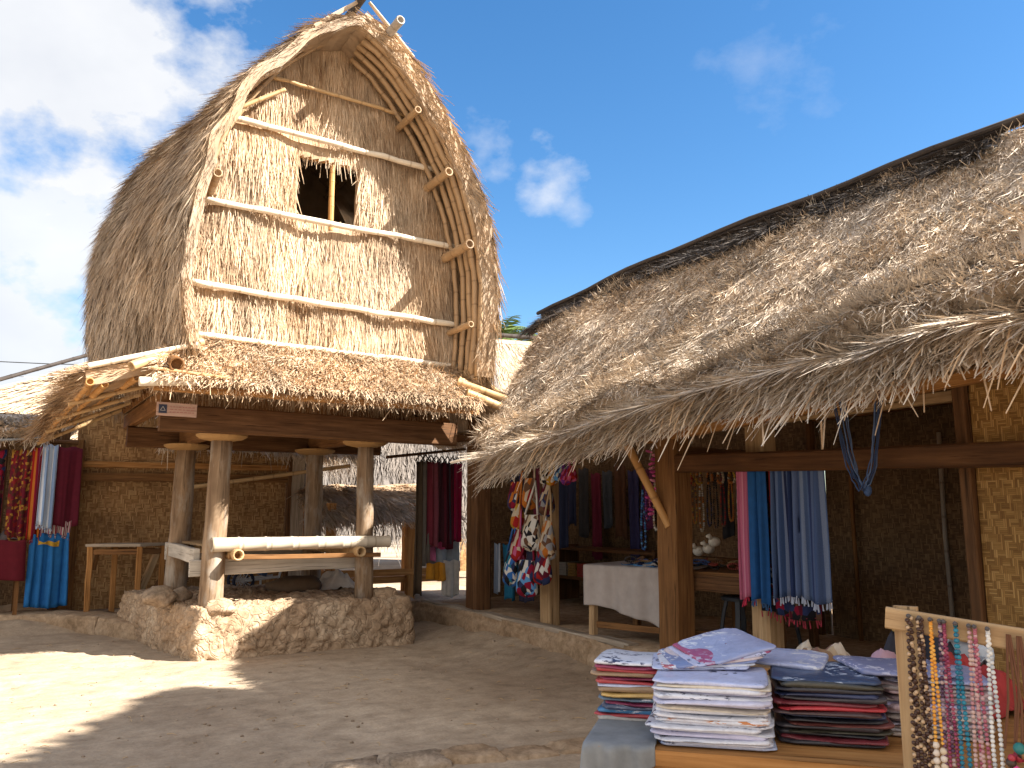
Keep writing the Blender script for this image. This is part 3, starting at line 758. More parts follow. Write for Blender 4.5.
# sign board nailed under the eave (weathered, its lettering no longer readable)
sl, sr = at(157, 402, y=8.6), at(197, 405, y=8.6); sx, sz, sw = sl.x, sl.z, sr.x - sl.x
SG = empty('sign_board', (sx + sw / 2, 8.6, sz - .13), 'small pale sign board with dark square emblem under the granary eave', 'sign')
mb = MB(); mb.beam((sx, 8.6, sz - .062), (sx + sw, 8.6, sz - .066), .016, .13, bev=.05, wob=.0); mb.build('board', M['sign_wood'], SG)
mb = MB(); mb.box((sx + .055, 8.589, sz - .062), (.075, .004, .085)); em = mb.build('emblem', P((.04, .045, .07)), SG)
mb = MB()
for k in range(3):
    a0, a1 = math.radians(90 + 120 * k), math.radians(210 + 120 * k)
    mb.beam((sx + .055 + .026 * math.cos(a0), 8.585, sz - .066 + .026 * math.sin(a0)), (sx + .055 + .026 * math.cos(a1), 8.585, sz - .066 + .026 * math.sin(a1)), .003, .006, up=(0, 1, 0), segs=1, wob=0)
mb.build('triangle', P((.5, .45, .4)), em)
mb = MB()
for r_ in range(3):
    x = sx + .12
    while x < sx + sw - .04:
        w = random.uniform(.012, .034); mb.box((x + w / 2, 8.5895, sz - .038 - .026 * r_), (w, .003, .009)); x += w + .01
mb.build('lettering', P((.36, .17, .13)), SG)
for x in (sx + .03, sx + sw - .03): mb = MB(); mb.tube([(x, 8.6, sz - .01), (x, 8.55, sz + .10)], .005, 5); mb.build('hanging_wire', P((.2, .15, .1)), SG)

# rubble plinth under the granary
def worley(x, y, z):
    ix, iy, iz = np.floor(x).astype(np.int64), np.floor(y).astype(np.int64), np.floor(z).astype(np.int64)
    d1 = np.full(np.shape(x), 9.0); d2 = d1.copy(); hid = np.zeros(np.shape(x))
    for a in (-1, 0, 1):
        for b in (-1, 0, 1):
            for c in (-1, 0, 1):
                i, j, k = ix + a, iy + b, iz + c
                dd = np.sqrt((i + lat(i, j, k) - x) ** 2 + (j + lat(i + 71, j, k) - y) ** 2 + (k + lat(i, j + 37, k) - z) ** 2)
                m = dd < d1
                d2 = np.where(m, d1, np.minimum(d2, dd)); hid = np.where(m, lat(i, j + 5, k + 3), hid); d1 = np.where(m, dd, d1)
    return d1, d2, hid
def rubble_block(name, corners, h, mat, label, cat, seed=0, sc=4.2, amp=.05, res=.022, rnd=.16, crown=.04):
    """A heap-built block: rounded outline through corners, sides and top pushed out stone by stone."""
    pts = []
    m = len(corners)
    for k in range(m):
        A, B, C = (np.array(corners[(k + q) % m], float) for q in (-1, 0, 1))
        a, c = B + nrm(A - B) * rnd, B + nrm(C - B) * rnd
        for t in np.linspace(0, 1, 7): pts.append((1 - t) ** 2 * a + 2 * t * (1 - t) * B + t * t * c)
    pts = np.array(pts + [pts[0]]); s = np.concatenate([[0], np.cumsum(np.linalg.norm(np.diff(pts, axis=0), axis=1))])
    n = int(s[-1] / res); q = np.linspace(0, s[-1], n, endpoint=False)
    ring = np.stack([np.interp(q, s, pts[:, 0]), np.interp(q, s, pts[:, 1])], -1)
    ctr = ring.mean(0); tan = nrm(np.roll(ring, -1, 0) - np.roll(ring, 1, 0)); out = np.stack([tan[:, 1], -tan[:, 0]], -1)
    if np.sum(out * (ring - ctr)) < 0: out = -out
    nz = int(h / res) + 1; nt = 34
    rows, dirs = [], []
    for k in range(nz + 1):
        t = k / nz; rows.append(np.c_[ring + out * (.05 * (1 - t) - .06 * max(0, t - .8) ** 1.2 * 2), np.full(n, -.06 + (h + .06) * t)])
        e = max(0, (t - .8) / .2); dirs.append(nrm(np.c_[out * (1 - .6 * e), np.full(n, e)]))
    last = rows[-1][:, :2]
    for k in range(1, nt + 1):
        t = (k / nt) ** 1.0
        rows.append(np.c_[last * (1 - t) + ctr * t, np.full(n, h + crown * math.sin(t * 1.5))]); dirs.append(np.tile((0, 0, 1.0), (n, 1)))
    V = np.array(rows).reshape(-1, 3); Dn = np.array(dirs).reshape(-1, 3)
    d1, d2, hid = worley(V[:, 0] * sc + seed, V[:, 1] * sc, V[:, 2] * sc * 1.25)
    gap = np.clip((d2 - d1) * 3.2, 0, 1)
    V = V + Dn * (amp * (gap ** .6 - .6 + .55 * (hid - .5)) + .018 * fbm(V[:, 0] * 9, V[:, 1] * 9, V[:, 2] * 9, 4))[:, None]
    R_ = len(rows); i = np.arange(R_ * n).reshape(R_, n)
    F = np.stack([i[:-1], np.roll(i[:-1], -1, 1), np.roll(i[1:], -1, 1), i[1:]], -1).reshape(-1, 4)
    c0 = np.array([ctr[0], ctr[1], 0.0])
    me = mesh_np(name, V - c0, F, smooth=True); me.materials.append(mat)
    o = bpy.data.objects.new(name, me); col.objects.link(o); o.location = c0
    return tag(o, label, cat)
rubble_block('stone_plinth', [(1.90, 9.04), (4.36, 9.16), (4.42, 11.7), (1.52, 11.8)], .50, M['rubble'], 'rough plinth of rubble and mud under the granary posts', 'plinth', sc=6.0, amp=.034, rnd=.10)
for (c, d, sd, lab) in (((1.66, 9.95, .58), (.36, .30, .24), 3, 'rounded brown boulder on the left edge of the granary plinth'),
                        ((1.90, 10.1, .56), (.26, .22, .18), 5, 'smaller boulder tucked against the rear left granary post'),
                        ((2.12, 9.12, .50), (.34, .26, .22), 8, 'sunlit pale stone at the foot of the front left post'),
                        ((4.05, 9.32, .50), (.34, .28, .24), 12, 'grey stone heaped by the foot of the front right post'),
                        ((4.22, 9.22, .40), (.24, .22, .24), 15, 'round cobble bedded in the right corner of the plinth')):
    tag(MB().rock(c, d, sd, 12, .25).build('boulder', M['stone'] if sd < 8 else M['rubble'], None, (c[0], c[1], c[2] - d[2] / 2), smooth=True), lab, 'boulder', 'loose stones on the granary plinth')

# things lying in the shade behind the bench
tag(MB().rock((3.25, 10.2, .60), (.62, .4, .24), 21, 10, .25).build('sack', P((.12, .08, .05), .95), None, (3.25, 10.2, .48), smooth=True), 'brown sack slumped on the plinth under the bench', 'sack')
def heap(name, c, w, d, h, mat, label, cat, seed=0, group=None):
    def fn(u, v):
        x, y = (u - .5) * 2, (v - .5) * 2; r = math.hypot(x, y)
        z = h * max(0, 1 - r * r * .9) * (1 + .5 * float(fbm(x * 2 + seed, y * 2, seed, 3))) + .02 * float(fbm(x * 5, y * 5, seed, 2))
        return (c[0] + x * w / 2 * (1 + .2 * float(vnoise(x * 2, y * 2, seed + 2.0))), c[1] + y * d / 2 * (1 + .2 * float(vnoise(x * 2, y * 2, seed + 5.0))), c[2] + max(z, .006))
    mb = MB(); mb.grid(fn, 26, 26, .005, uvs=(w, d)); return tag(mb.build(name, mat, None, c, smooth=True), label, cat, group)
heap('cloth_heap', (3.85, 10.4, .53), .6, .4, .18, P((.66, .62, .58)), 'crumpled white cloth heaped behind the front right granary post', 'cloth', 4)
PC = empty('pushchair', (3.1, 11.85, .3), 'pushchair with blue seat and dark wheel behind the granary bench', 'pushchair')
def wheel(c, r, parent):
    mb = MB(); ring = [Vector((c[0] + r * math.cos(a), c[1], c[2] + r * math.sin(a))) for a in np.linspace(0, 2 * math.pi, 25)]
    mb.tube(ring, .022, 8, cap=False); w = mb.build('wheel', P((.03, .035, .06)), parent)
    mb = MB()
    for k in range(6):
        a = k * math.pi / 6; mb.tube([(c[0] - r * math.cos(a), c[1], c[2] - r * math.sin(a)), (c[0] + r * math.cos(a), c[1], c[2] + r * math.sin(a))], .006, 5)
    mb.build('spokes', P((.5, .5, .52), .4), w)
wheel((3.02, 11.7, .56), .13, PC); wheel((3.02, 12.0, .56), .13, PC)
mb = MB(); mb.tube([(3.02, 11.7, .56), (3.5, 11.7, .60)], .018, 6); mb.tube([(3.5, 11.7, .6), (3.62, 11.7, 1.02)], .016, 6); mb.tube([(3.02, 12, .56), (3.5, 12, .6)], .018, 6); mb.tube([(3.25, 11.7, .58), (3.25, 11.7, .36)], .016, 6); mb.tube([(3.5, 11.7, .6), (3.5, 11.7, .34)], .016, 6)
mb.build('frame', P((.55, .55, .56), .4), PC)
mb = MB(); mb.beam((3.30, 11.85, .62), (3.46, 11.85, 1.0), .28, .07); mb.build('seat', P((.035, .07, .15)), PC)

# ------------------------------------------------------------------ the long market house on the right
B = empty('market_house', (6.2, 5.5, 0), 'long open-fronted market house with low shaggy thatch roof', 'market house')
YN, YF = -1.6, 10.9
def zeave(y): return 2.25 + .070 * (7.14 - y)
def zridge(y): return np.interp(y, [YN, 5.0, 7.4, 9.0, 10.9], [4.84, 4.82, 4.82, 4.76, 4.60])
def mainroof(u, v):
    u, v = np.asarray(u, float), np.asarray(v, float)
    yf = YF - 3.5 * v
    y = yf + (YN - yf) * u
    x = 7.5 - 3.3 * v
    t = np.clip(v, 0, 1)
    b = np.interp(y, [0, 4, 6, 9, 11], [.17, .165, .14, .08, .05]) + .03 * fbm(y * .9, x * .25, 2.0, 2)
    c_ = np.interp(y, [0, 3.5, 6, 11], [.0, .01, .06, .09]) + .03 * fbm(y * 1.1, 3.0, 7.0, 2)
    z = zridge(y) + (zeave(y) - zridge(y)) * v - b * np.sin(np.pi * t) + c_ * np.sin(2 * np.pi * t)
    z = z + .075 * fbm(y * 1.3, x * .5 - y * .35, 6.0, 3) + .02 * fbm(y * 6 + x * 1.5, x * 1.4, 3.0, 3)
    return np.stack([x + 0 * y, y + 0 * x, z], -1)
thatch('thatch_roof', mainroof, 240, 50, 95000, M['straw_grey'], B, flip=True, thick=.16, L=(.12, .36), W=(.004, .010), lift=(.0, .05), jit=.2, fringe=6500, fL=(.10, .24), fW=(.005, .012), fdroop=.12, tone=(.58, .2), bumpy=.03, clump=.45, seed=21)
def backroof(u, v):
    u, v = np.asarray(u, float), np.asarray(v, float)
    y = YN + (YF - YN) * u
    return np.stack([7.5 + 2.9 * v + 0 * y, y + 0 * v, zridge(y) + (2.3 - zridge(y)) * v], -1)
thatch('thatch_roof', backroof, 40, 10, 1500, M['straw_grey'], B, flip=True, thick=.14, seed=22)
def loweave(u, v):
    u, v = np.asarray(u, float), np.asarray(v, float)
    y = 6.85 + (YN - 6.85) * u
    zo = 2.07 + .074 * (6.97 - y) + .03 * fbm(y * 1.6, 2.0, 1.0, 2)
    x = 4.95 - .97 * v - .05 * fbm(y * 1.1, 8.0, 2.0, 2) * v
    z = zo + .32 * (1 - v)
    return np.stack([x + 0 * y, y + 0 * x, z], -1)
thatch('eave_thatch', loweave, 200, 14, 18000, M['straw_grey'], B, flip=True, thick=.19, L=(.2, .45), W=(.006, .014), lift=(0, .04), jit=.34, fringe=9500, fL=(.10, .30), fW=(.006, .016), fdroop=.26, tone=(.70, .2), bumpy=.04, clump=.5, seed=23, verge=900)
mb = MB()
r2 = np.random.default_rng(5)
for k in range(110):    # long loose straws that have slipped out over the edge
    y = 1.8 + 5.0 * r2.random(); zo = 2.04 + .066 * (6.97 - y)
    p = Vector((4.05 + r2.uniform(-.05, .25), y, zo + r2.uniform(.0, .12))); L = r2.uniform(.18, .38) * (1.25 if y < 4 else .8)
    a = r2.normal(0, .45); d = Vector((-.55, a, -.55)).normalized()
    pts = [p + d * (L * t) + Vector((0, 0, -.35 * L * t * t)) for t in (0, .35, .7, 1)]
    mb.tube(pts, [.005, .0055, .005, .003], 4, cap=False, tone=float(r2.uniform(.4, 1)))
mb.build('loose_straw', M['straw_gold'], B)
mb = MB(); mb.tube([(4.3, 6.75, 2.15), (4.05, 7.15, 2.04), (3.9, 7.4, 1.98)], [.016, .015, .012], 6, tone=.8); mb.build('eave_stick', M['bamboo_pale'], B)
def capsurf(u, v):
    u, v = np.asarray(u, float), np.asarray(v, float)
    y = YF + .05 + (3.62 - YF) * u; x = 7.62 - .50 * v
    b = np.asarray(zridge(y))
    return np.stack([x + 0 * y, y + 0 * v, b + .13 - .36 * v - .02 * np.sin(y * 3) * v], -1)
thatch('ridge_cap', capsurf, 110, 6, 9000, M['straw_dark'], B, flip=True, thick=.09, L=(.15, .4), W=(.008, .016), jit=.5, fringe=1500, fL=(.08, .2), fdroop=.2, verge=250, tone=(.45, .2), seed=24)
mb = MB(); mb.tube([(7.44, y, float(zridge(y)) + .07 + .004 * math.sin(y * 2)) for y in np.linspace(10.95, -1.5, 26)], .05, 8); mb.build('ridge_pole', M['blackish_wood'], B, smooth=True)
mb = MB(); mb.tube([(7.30, y, float(zridge(y)) + .05 + .015 * math.sin(y * 3 + 1)) for y in np.linspace(10.9, 3.3, 18)], .03, 6); mb.build('ridge_pole', M['blackish_wood'], B, smooth=True)
# raised earth floor
def plinth_face(u, v):
    y = 10.6 - 12.4 * u; x = 5.03 + .035 * float(fbm(y * 2.2, v * 1.5, 3.0, 3)) + (0 if v < .5 else .03)
    z = -.12 + .40 * min(v / .6, 1) + .012 * float(fbm(y * 3, 1.0, 1.0, 2))
    if v > .6: x += (v - .6) / .4 * 5.6; z += .012 * float(fbm(y * 2, x * 2, 1.0, 3))
    return (x, y, z)
mb = MB(); mb.grid(plinth_face, 220, 30, uvs=(12, 6)); mb.build('floor_plinth', M['mud'], B, smooth=True)
mb = MB(); mb.beam((5.16, 10.5, .285), (5.13, 6.1, .275), .12, .05, segs=10, wob=.012); mb.build('floor_kerb', M['grey_wood'], B)
for (x, y, zt, w, m) in ((5.30, 9.28, 2.78, .25, 'dark_wood'), (5.30, 7.70, 2.4, .17, 'pale_wood'), (5.30, 5.70, 2.26, .25, 'brown_wood'), (5.62, 4.96, 2.6, .20, 'pale_wood'),
                         (5.60, 3.14, 2.9, .08, 'dark_wood'), (7.2, 10.3, 4.2, .18, 'dark_wood')):
    mb = MB(); mb.beam((x, y, .0), (x + random.uniform(-.02, .02), y + random.uniform(-.02, .02), zt), w, w, up=(0, 1, 0), segs=6); mb.build('post', M[m], B)
for (p, q, w, h, m) in (((5.28, 5.72, 1.92), (5.22, -1.4, 1.74), .12, .155, 'beam_wood'), ((5.36, 10.4, 2.50), (5.34, 5.6, 2.22), .10, .10, 'dark_wood'), ((5.3, 9.4, 2.42), (7.3, 9.4, 2.42), .1, .14, 'dark_wood'), ((5.42, 5.70, 2.02), (7.3, 5.72, 2.02), .1, .14, 'dark_wood')):
    mb = MB(); mb.beam(p, q, w, h, segs=8); mb.build('tie_beam', M[m], B)
mb = MB(); mb.beam((5.24, 5.95, 2.17), (5.17, -1.4, 2.56), .09, .085, segs=10, wob=.008); mb.build('eave_purlin', M['orange_wood'], B)
mb = MB(); mb.bamboo((5.42, 7.9, 2.28), (5.48, -1.4, 2.52), .04); mb.build('eave_purlin', M['bamboo_tan'], B, smooth=True)
mb = MB(); mb.beam((5.30, 9.2, 2.10), (5.30, 7.6, 2.10), .05, .06); mb.build('eave_purlin', M['brown_wood'], B)
mb = MB(); mb.beam((5.72, 5.2, 2.28), (5.62, -1.4, 2.34), .06, .08); mb.build('eave_purlin', M['pale_wood'], B)
mb = MB(); mb.bamboo((4.98, 5.95, 2.10), (5.20, 5.66, 1.36), .04); mb.build('brace', M['bamboo_orange'], B, smooth=True)
for k in range(22):
    y = 10.3 - .54 * k; ze = float(zeave(y)); zr = float(zridge(y)); mb = MB(); ve = min(1, (10.7 - y) / 3.5); xs_ = 7.5 - 3.1 * ve
    mb.bamboo((xs_, y, zr + (ze - .06 - zr) * ve), (7.45, y + .03, zr - .22), .036, sag=.10, hollow=0); mb.build('rafter', M['bamboo_tan'], B, smooth=True)
for k in range(6):
    v = .12 + .15 * k; x = 7.5 - 3.3 * v; mb = MB()
    mb.bamboo((x, 10.6 - 3.5 * v, float(zridge(10)) + (float(zeave(10)) - float(zridge(10))) * v - .30), (x, -1.4, float(zridge(0)) + (float(zeave(0)) - float(zridge(0))) * v - .30), .026, hollow=0); mb.build('lath', M['bamboo_tan'], B, smooth=True)
def panel(name, p, q, z0, z1, mat, parent, thick=.02, bow=.012):
    p, q = Vector(p), Vector(q); L = (q - p).length; nn = Vector((-(q - p).y, (q - p).x, 0)).normalized(); z1b = z1 if isinstance(z1, (int, float)) else None
    mb = MB(); mb.grid(lambda u, v: tuple(p.lerp(q, u) + nn * (bow * math.sin(u * 9 + v * 2)) + Vector((0, 0, z0 + ((z1b if z1b is not None else z1[0] + (z1[1] - z1[0]) * u) - z0) * v))), 24, 4, thick, uvs=(L, 2.0 if z1b is None else z1b - z0))
    return mb.build(name, mat, parent)
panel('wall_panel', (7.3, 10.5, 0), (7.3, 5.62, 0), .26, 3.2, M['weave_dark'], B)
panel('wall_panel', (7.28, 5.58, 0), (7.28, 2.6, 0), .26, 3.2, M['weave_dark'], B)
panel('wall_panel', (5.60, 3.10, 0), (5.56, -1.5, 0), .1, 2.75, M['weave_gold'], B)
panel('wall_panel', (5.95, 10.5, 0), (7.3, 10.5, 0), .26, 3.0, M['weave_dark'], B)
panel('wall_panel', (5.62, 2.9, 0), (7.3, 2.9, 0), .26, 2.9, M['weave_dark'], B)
for (y, x, r, m, z1) in ((5.22, 7.22, .022, 'brown_wood', 3.0), (4.28, 7.2, .02, 'bamboo_grey', 2.2), (5.66, 7.2, .05, 'dark_wood', 3.2), (3.98, 7.2, .06, 'dark_wood', 3.2)):
    mb = MB(); mb.tube([(x, y, .25), (x + .01, y + .02, 1.3), (x, y, z1)], r, 8); mb.build('wall_stud', M[m], B, smooth=True)
mb = MB(); mb.beam((7.2, 5.6, 2.46), (7.2, 2.8, 2.52), .08, .10); mb.build('wall_rail', M['brown_wood'], B)

# unseen tree and awning added on the right to shade yard and goods
NG = empty('added_shade_tree', (8.8, -2.5, 0), 'unseen broad-leaved tree added behind the market house to shade the yard', 'tree')
mb = MB(); mb.tube([(8.8, -2.5, 0), (8.75, -2.4, 2), (8.8, -2.45, 4), (8.6, -2.1, 6), (8.45, -1.6, 7.4)], [.26, .21, .18, .14, .08], 10); mb.build('trunk', M['post_wood'], NG, smooth=True)
clumps = []  # crown clumps laid out so their shadow falls across the yard
for (s_, o_, a_, b_) in ((.32, .22, .34, .2), (.9, .40, .5, .38), (1.5, .52, .6, .5), (2.1, .62, .6, .6), (2.7, .7, .6, .66), (3.3, .8, .6, .7), (1.9, 1.1, .5, .4), (.75, .75, .45, .35), (1.3, 1.0, .45, .4)):
    clumps.append((8.23 - s_ * .565 + o_ * .825, .80 - s_ * .825 - o_ * .565, 8.0, a_, b_))
for (x, y, z, a, b) in clumps:
    mb = MB(); mb.tube([(8.6, -2.1, 6.0), (8.5, (y - 2.1) / 2, 7.1), (x, y, z)], [.07, .045, .02], 6); mb.build('limb', M['post_wood'], NG, smooth=True)
rt = random.Random(3); V_, F_ = [], []
for k in range(14000):
    (x, y, z, a, b) = clumps[k % len(clumps)]; th, q = rt.uniform(0, 6.283), math.sqrt(rt.random()); ex, ey = a * q * math.cos(th), b * q * math.sin(th)
    p = Vector((x + ex * .565 + ey * .825, y + ex * .825 + ey * -.565, z + rt.gauss(0, .12))); u_ = Vector((rt.gauss(0, 1), rt.gauss(0, 1), rt.gauss(0, .5))).normalized(); w_ = u_.orthogonal().normalized()
    l = rt.uniform(.11, .19); b0 = len(V_); V_ += [p - u_ * l, p + w_ * l * .45, p + u_ * l, p - w_ * l * .45]; F_.append((b0, b0 + 1, b0 + 2, b0 + 3))
mb = MB(); mb.add(V_, F_); mb.build('crown', plain('leaf_green', (.07, .11, .03), .5, .5, 3.0, .4), NG)
AW = empty('added_shade_awning', (3.7, .2, 0), 'unseen bamboo and straw awning added to shade the goods tables in front', 'awning')  # out-of-view awning, added to keep sun off the shirts and bead rack
thatch('awning_thatch', quad_surf((4.6, 1.80, 2.60), (4.7, -2.6, 2.60), (2.5, -2.6, 2.46), (2.97, 1.42, 2.46)), 30, 16, 3500, M['straw_grey'], AW, flip=True, thick=.08, L=(.2, .4), W=(.005, .011), lift=(0, .03), fringe=300, fL=(.05, .12), seed=33)
for x, y in ((2.75, -2.4), (2.95, .6)):
    mb = MB(); mb.bamboo((x, y, 0), (x, y, 2.45), .045); mb.build('post', M['bamboo_tan'], AW, smooth=True)

# ------------------------------------------------------------------ houses behind the granary
H1 = empty('woven_house', (2.5, 14.2, 0), 'house with woven bamboo walls behind the tall granary', 'house')
panel('wall_panel', (1.02, 13.42, 0), (2.42, 13.42, 0), .12, 3.1, M['weave_tan'], H1)
panel('wall_panel', (2.56, 13.42, 0), (4.06, 13.42, 0), .12, 2.9, M['weave_tan'], H1)
panel('wall_panel', (1.0, 17.5, 0), (1.0, 13.5, 0), .12, 2.45, M['weave_tan'], H1)
panel('wall_panel', (4.3, 13.5, 0), (4.3, 17.5, 0), .12, 2.45, M['weave_tan'], H1)
for x, r, m in ((1.0, .10, 'brown_wood'), (2.49, .05, 'dark_wood'), (4.10, .035, 'dark_wood')):
    mb = MB(); mb.beam((x, 13.36, .05), (x, 13.36, 2.5), r * 2, r * 2, up=(0, 1, 0)); mb.build('post', M[m], H1)
mb = MB(); mb.beam((4.24, 13.38, .1), (4.24, 13.38, 2.5), .22, .10, up=(0, 1, 0)); mb.build('door_post', M['grey_wood'], H1)
for (z, h, m) in ((2.16, .09, 'orange_wood'), (1.98, .12, 'brown_wood')):
    mb = MB(); mb.beam((.9, 13.36, z), (4.3, 13.36, z + .03), .05, h); mb.build('wall_rail', M[m], H1)
mb = MB(); mb.bamboo((2.62, 13.30, 1.86), (4.9, 12.75, 2.22), .035); mb.build('wall_rail', M['bamboo_tan'], H1, smooth=True)
thatch('thatch_roof', quad_surf((4.3, 15.6, 4.9), (2.6, 15.4, 4.85), (2.05, 12.7, 2.62), (5.1, 12.6, 2.5), .12), 70, 30, 9000, M['straw_grey'], H1, thick=.15, fringe=2600, fL=(.06, .2), fdroop=.5, tone=(.6, .2), seed=41)
thatch('thatch_roof', quad_surf((2.6, 15.4, 4.85), (2.6, 17.4, 4.85), (1.0, 18.6, 2.9), (1.0, 13.6, 3.0), .1), 30, 20, 1500, M['straw_grey'], H1, thick=.15, fringe=300, seed=42)
thatch('thatch_roof', quad_surf((4.3, 17.4, 4.9), (4.3, 15.6, 4.9), (5.1, 12.6, 2.5), (5.1, 18.6, 2.5), .1), 30, 20, 2500, M['straw_grey'], H1, thick=.15, fringe=900, fL=(.2, .45), fdroop=.5, seed=43)
H6 = empty('far_house', (1, 21, 0), 'sunlit thatched house roof rising behind the left of the granary', 'house')
thatch('thatch_roof', quad_surf((6.5, 22, 5.5), (2.4, 22, 5.35), (-4.0, 18.6, 2.2), (6.5, 18.6, 2.3), .1), 60, 30, 9000, M['straw_roof'], H6, thick=.2, L=(.3, .7), W=(.015, .03), fringe=800, tone=(.5, .2), seed=50)
thatch('thatch_roof', quad_surf((2.4, 22, 5.35), (6.5, 22, 5.5), (6.5, 25.5, 2.3), (-4, 25.5, 2.2), .1), 20, 10, 600, M['straw_grey'], H6, thick=.2, seed=51)
panel('wall_panel', (-3.2, 19.2, 0), (6.2, 19.2, 0), 0, 2.7, M['weave_tan'], H6)
mb = MB(); mb.bamboo((-3.9, 18.6, 2.34), (2.4, 22, 5.48), .05); mb.build('hip_pole', M['blackish_wood'], H6, smooth=True)
def low_kerb(name, pts, w, h, mat, label, cat):
    def fn(u, v):
        k = u * (len(pts) - 1); i = min(int(k), len(pts) - 2); p = Vector(pts[i]).lerp(Vector(pts[i + 1]), k - i); d = (Vector(pts[i + 1]) - Vector(pts[i])).normalized(); n = Vector((d.y, -d.x))
        prof_ = ((.5, -.1), (.5, .8), (.42, 1.0), (-.5, 1.0), (-.5, -.1)); q = v * 4; j = min(int(q), 3); a = prof_[j]; b = prof_[j + 1]; f = q - j
        o, z = a[0] + (b[0] - a[0]) * f, a[1] + (b[1] - a[1]) * f; nn = .03 * float(fbm(p.x * 4, p.y * 4, v * 4, 3))
        return (p.x + n.x * (o * w + nn), p.y + n.y * (o * w + nn), z * h + nn * .5)
    mb = MB(); mb.grid(fn, 80, 16); return tag(mb.build(name, mat, None, (pts[0][0], pts[0][1], 0), smooth=True), label, cat)
low_kerb('earth_step', [(.2, 13.0), (.95, 12.62), (1.5, 11.85), (1.75, 11.2), (2.2, 10.8)], .55, .19, M['mud'], 'low earth step running from the granary plinth to the woven house', 'step')

# the grey thatch of a farther granary, seen under the deck, and a low hut before it
H2 = empty('far_granary', (7.2, 17, 0), 'grey thatch flank of a farther granary seen under the deck', 'granary')
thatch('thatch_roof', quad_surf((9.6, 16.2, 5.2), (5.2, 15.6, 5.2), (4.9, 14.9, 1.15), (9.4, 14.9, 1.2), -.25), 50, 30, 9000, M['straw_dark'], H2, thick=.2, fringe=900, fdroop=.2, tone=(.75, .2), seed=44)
thatch('thatch_roof', quad_surf((5.2, 15.6, 5.2), (9.6, 16.2, 5.2), (9.4, 18.5, 1.3), (4.9, 18.5, 1.3)), 20, 10, 800, M['straw_grey'], H2, thick=.2, seed=45)
for x, y in ((5.4, 15.6), (8.8, 15.6), (5.4, 17.6), (8.8, 17.6)):
    mb = MB(); mb.tube([(x, y, 0), (x, y, 1.6)], .12, 10); mb.build('post', M['dark_wood'], H2, smooth=True)
H3 = empty('low_hut', (5.3, 13.0, 0), 'low resting hut with sunlit thatch roof behind the granary', 'hut')
thatch('thatch_roof', quad_surf((6.5, 13.5, 1.98), (4.3, 13.5, 1.90), (4.1, 12.3, 1.40), (6.6, 12.3, 1.50), -.05), 40, 14, 5000, M['straw_gold'], H3, thick=.12, fringe=900, fL=(.08, .2), fdroop=.4, tone=(.75, .15), seed=46)
for x, y in ((4.5, 12.45), (5.84, 12.45), (4.5, 13.6), (6.3, 13.6)):
    mb = MB(); mb.beam((x, y, 0), (x, y, 1.62), .13, .13, up=(0, 1, 0)); mb.build('post', M['orange_wood'], H3)
mb = MB(); mb.beam((4.2, 12.42, 1.36), (6.5, 12.42, 1.42), .07, .09); mb.build('eave_beam', M['brown_wood'], H3)
mb = MB(); mb.box((5.4, 13.0, .42), (2.3, 1.1, .10)); mb.build('platform', M['orange_wood'], H3)
mb = MB(); mb.beam((4.2, 12.4, .55), (6.5, 12.4, .53), .06, .1); mb.build('platform_rail', M['orange_wood'], H3)
tag(rubble_block('mud_step', [(4.5, 10.9), (5.25, 10.75), (5.4, 12.2), (4.5, 12.2)], .26, M['mud'], 'low mud step between the granary and the market house', 'step', amp=.02, crown=.0))

# the stall at the far left
H4 = empty('left_stall', (-.4, 14, 0), 'dim textile stall under old thatch at the far left', 'stall')
thatch('thatch_roof', quad_surf((.8, 14.9, 2.98), (-4, 14.9, 2.98), (-4, 12.6, 2.55), (.62, 12.75, 2.60), .04), 40, 16, 5000, M['straw_grey'], H4, thick=.14, fringe=900, fL=(.1, .3), fdroop=.4, tone=(.6, .2), seed=47)
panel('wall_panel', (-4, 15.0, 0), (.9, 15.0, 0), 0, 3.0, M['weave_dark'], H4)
for x, y in ((.12, 13.05), (-1.6, 13.05), (.86, 13.3)):
    mb = MB(); mb.beam((x, y, 0), (x, y, 2.6), .11, .11, up=(0, 1, 0)); mb.build('post', M['dark_wood'], H4)
mb = MB(); mb.bamboo((-4, 12.95, 2.44), (1.0, 13.0, 2.44), .035); mb.build('rail', M['dark_wood'], H4, smooth=True)
tag(MB().grid(lambda u, v: (-.9 + 1.45 * u, 12.6 + .9 * v, 2.50 + .10 * v - .10 * math.sin(u * 3.1) + .03 * math.sin(v * 9 + u * 4)), 16, 8, .006).build('tarpaulin', P((.33, .38, .45), .6), None, (-.2, 13, 2.45), smooth=True), 'grey blue tarpaulin slung under the left stall thatch', 'tarpaulin')
tag(MB().tube([(-22, 25, 5.3), (-8, 25, 5.0), (1.2, 25, 5.38), (14, 25, 6.4)], .012, 4).build('power_line', P((.03, .03, .03)), None, (0, 25, 5.2)), 'thin black power line crossing the sky behind the granary', 'cable')

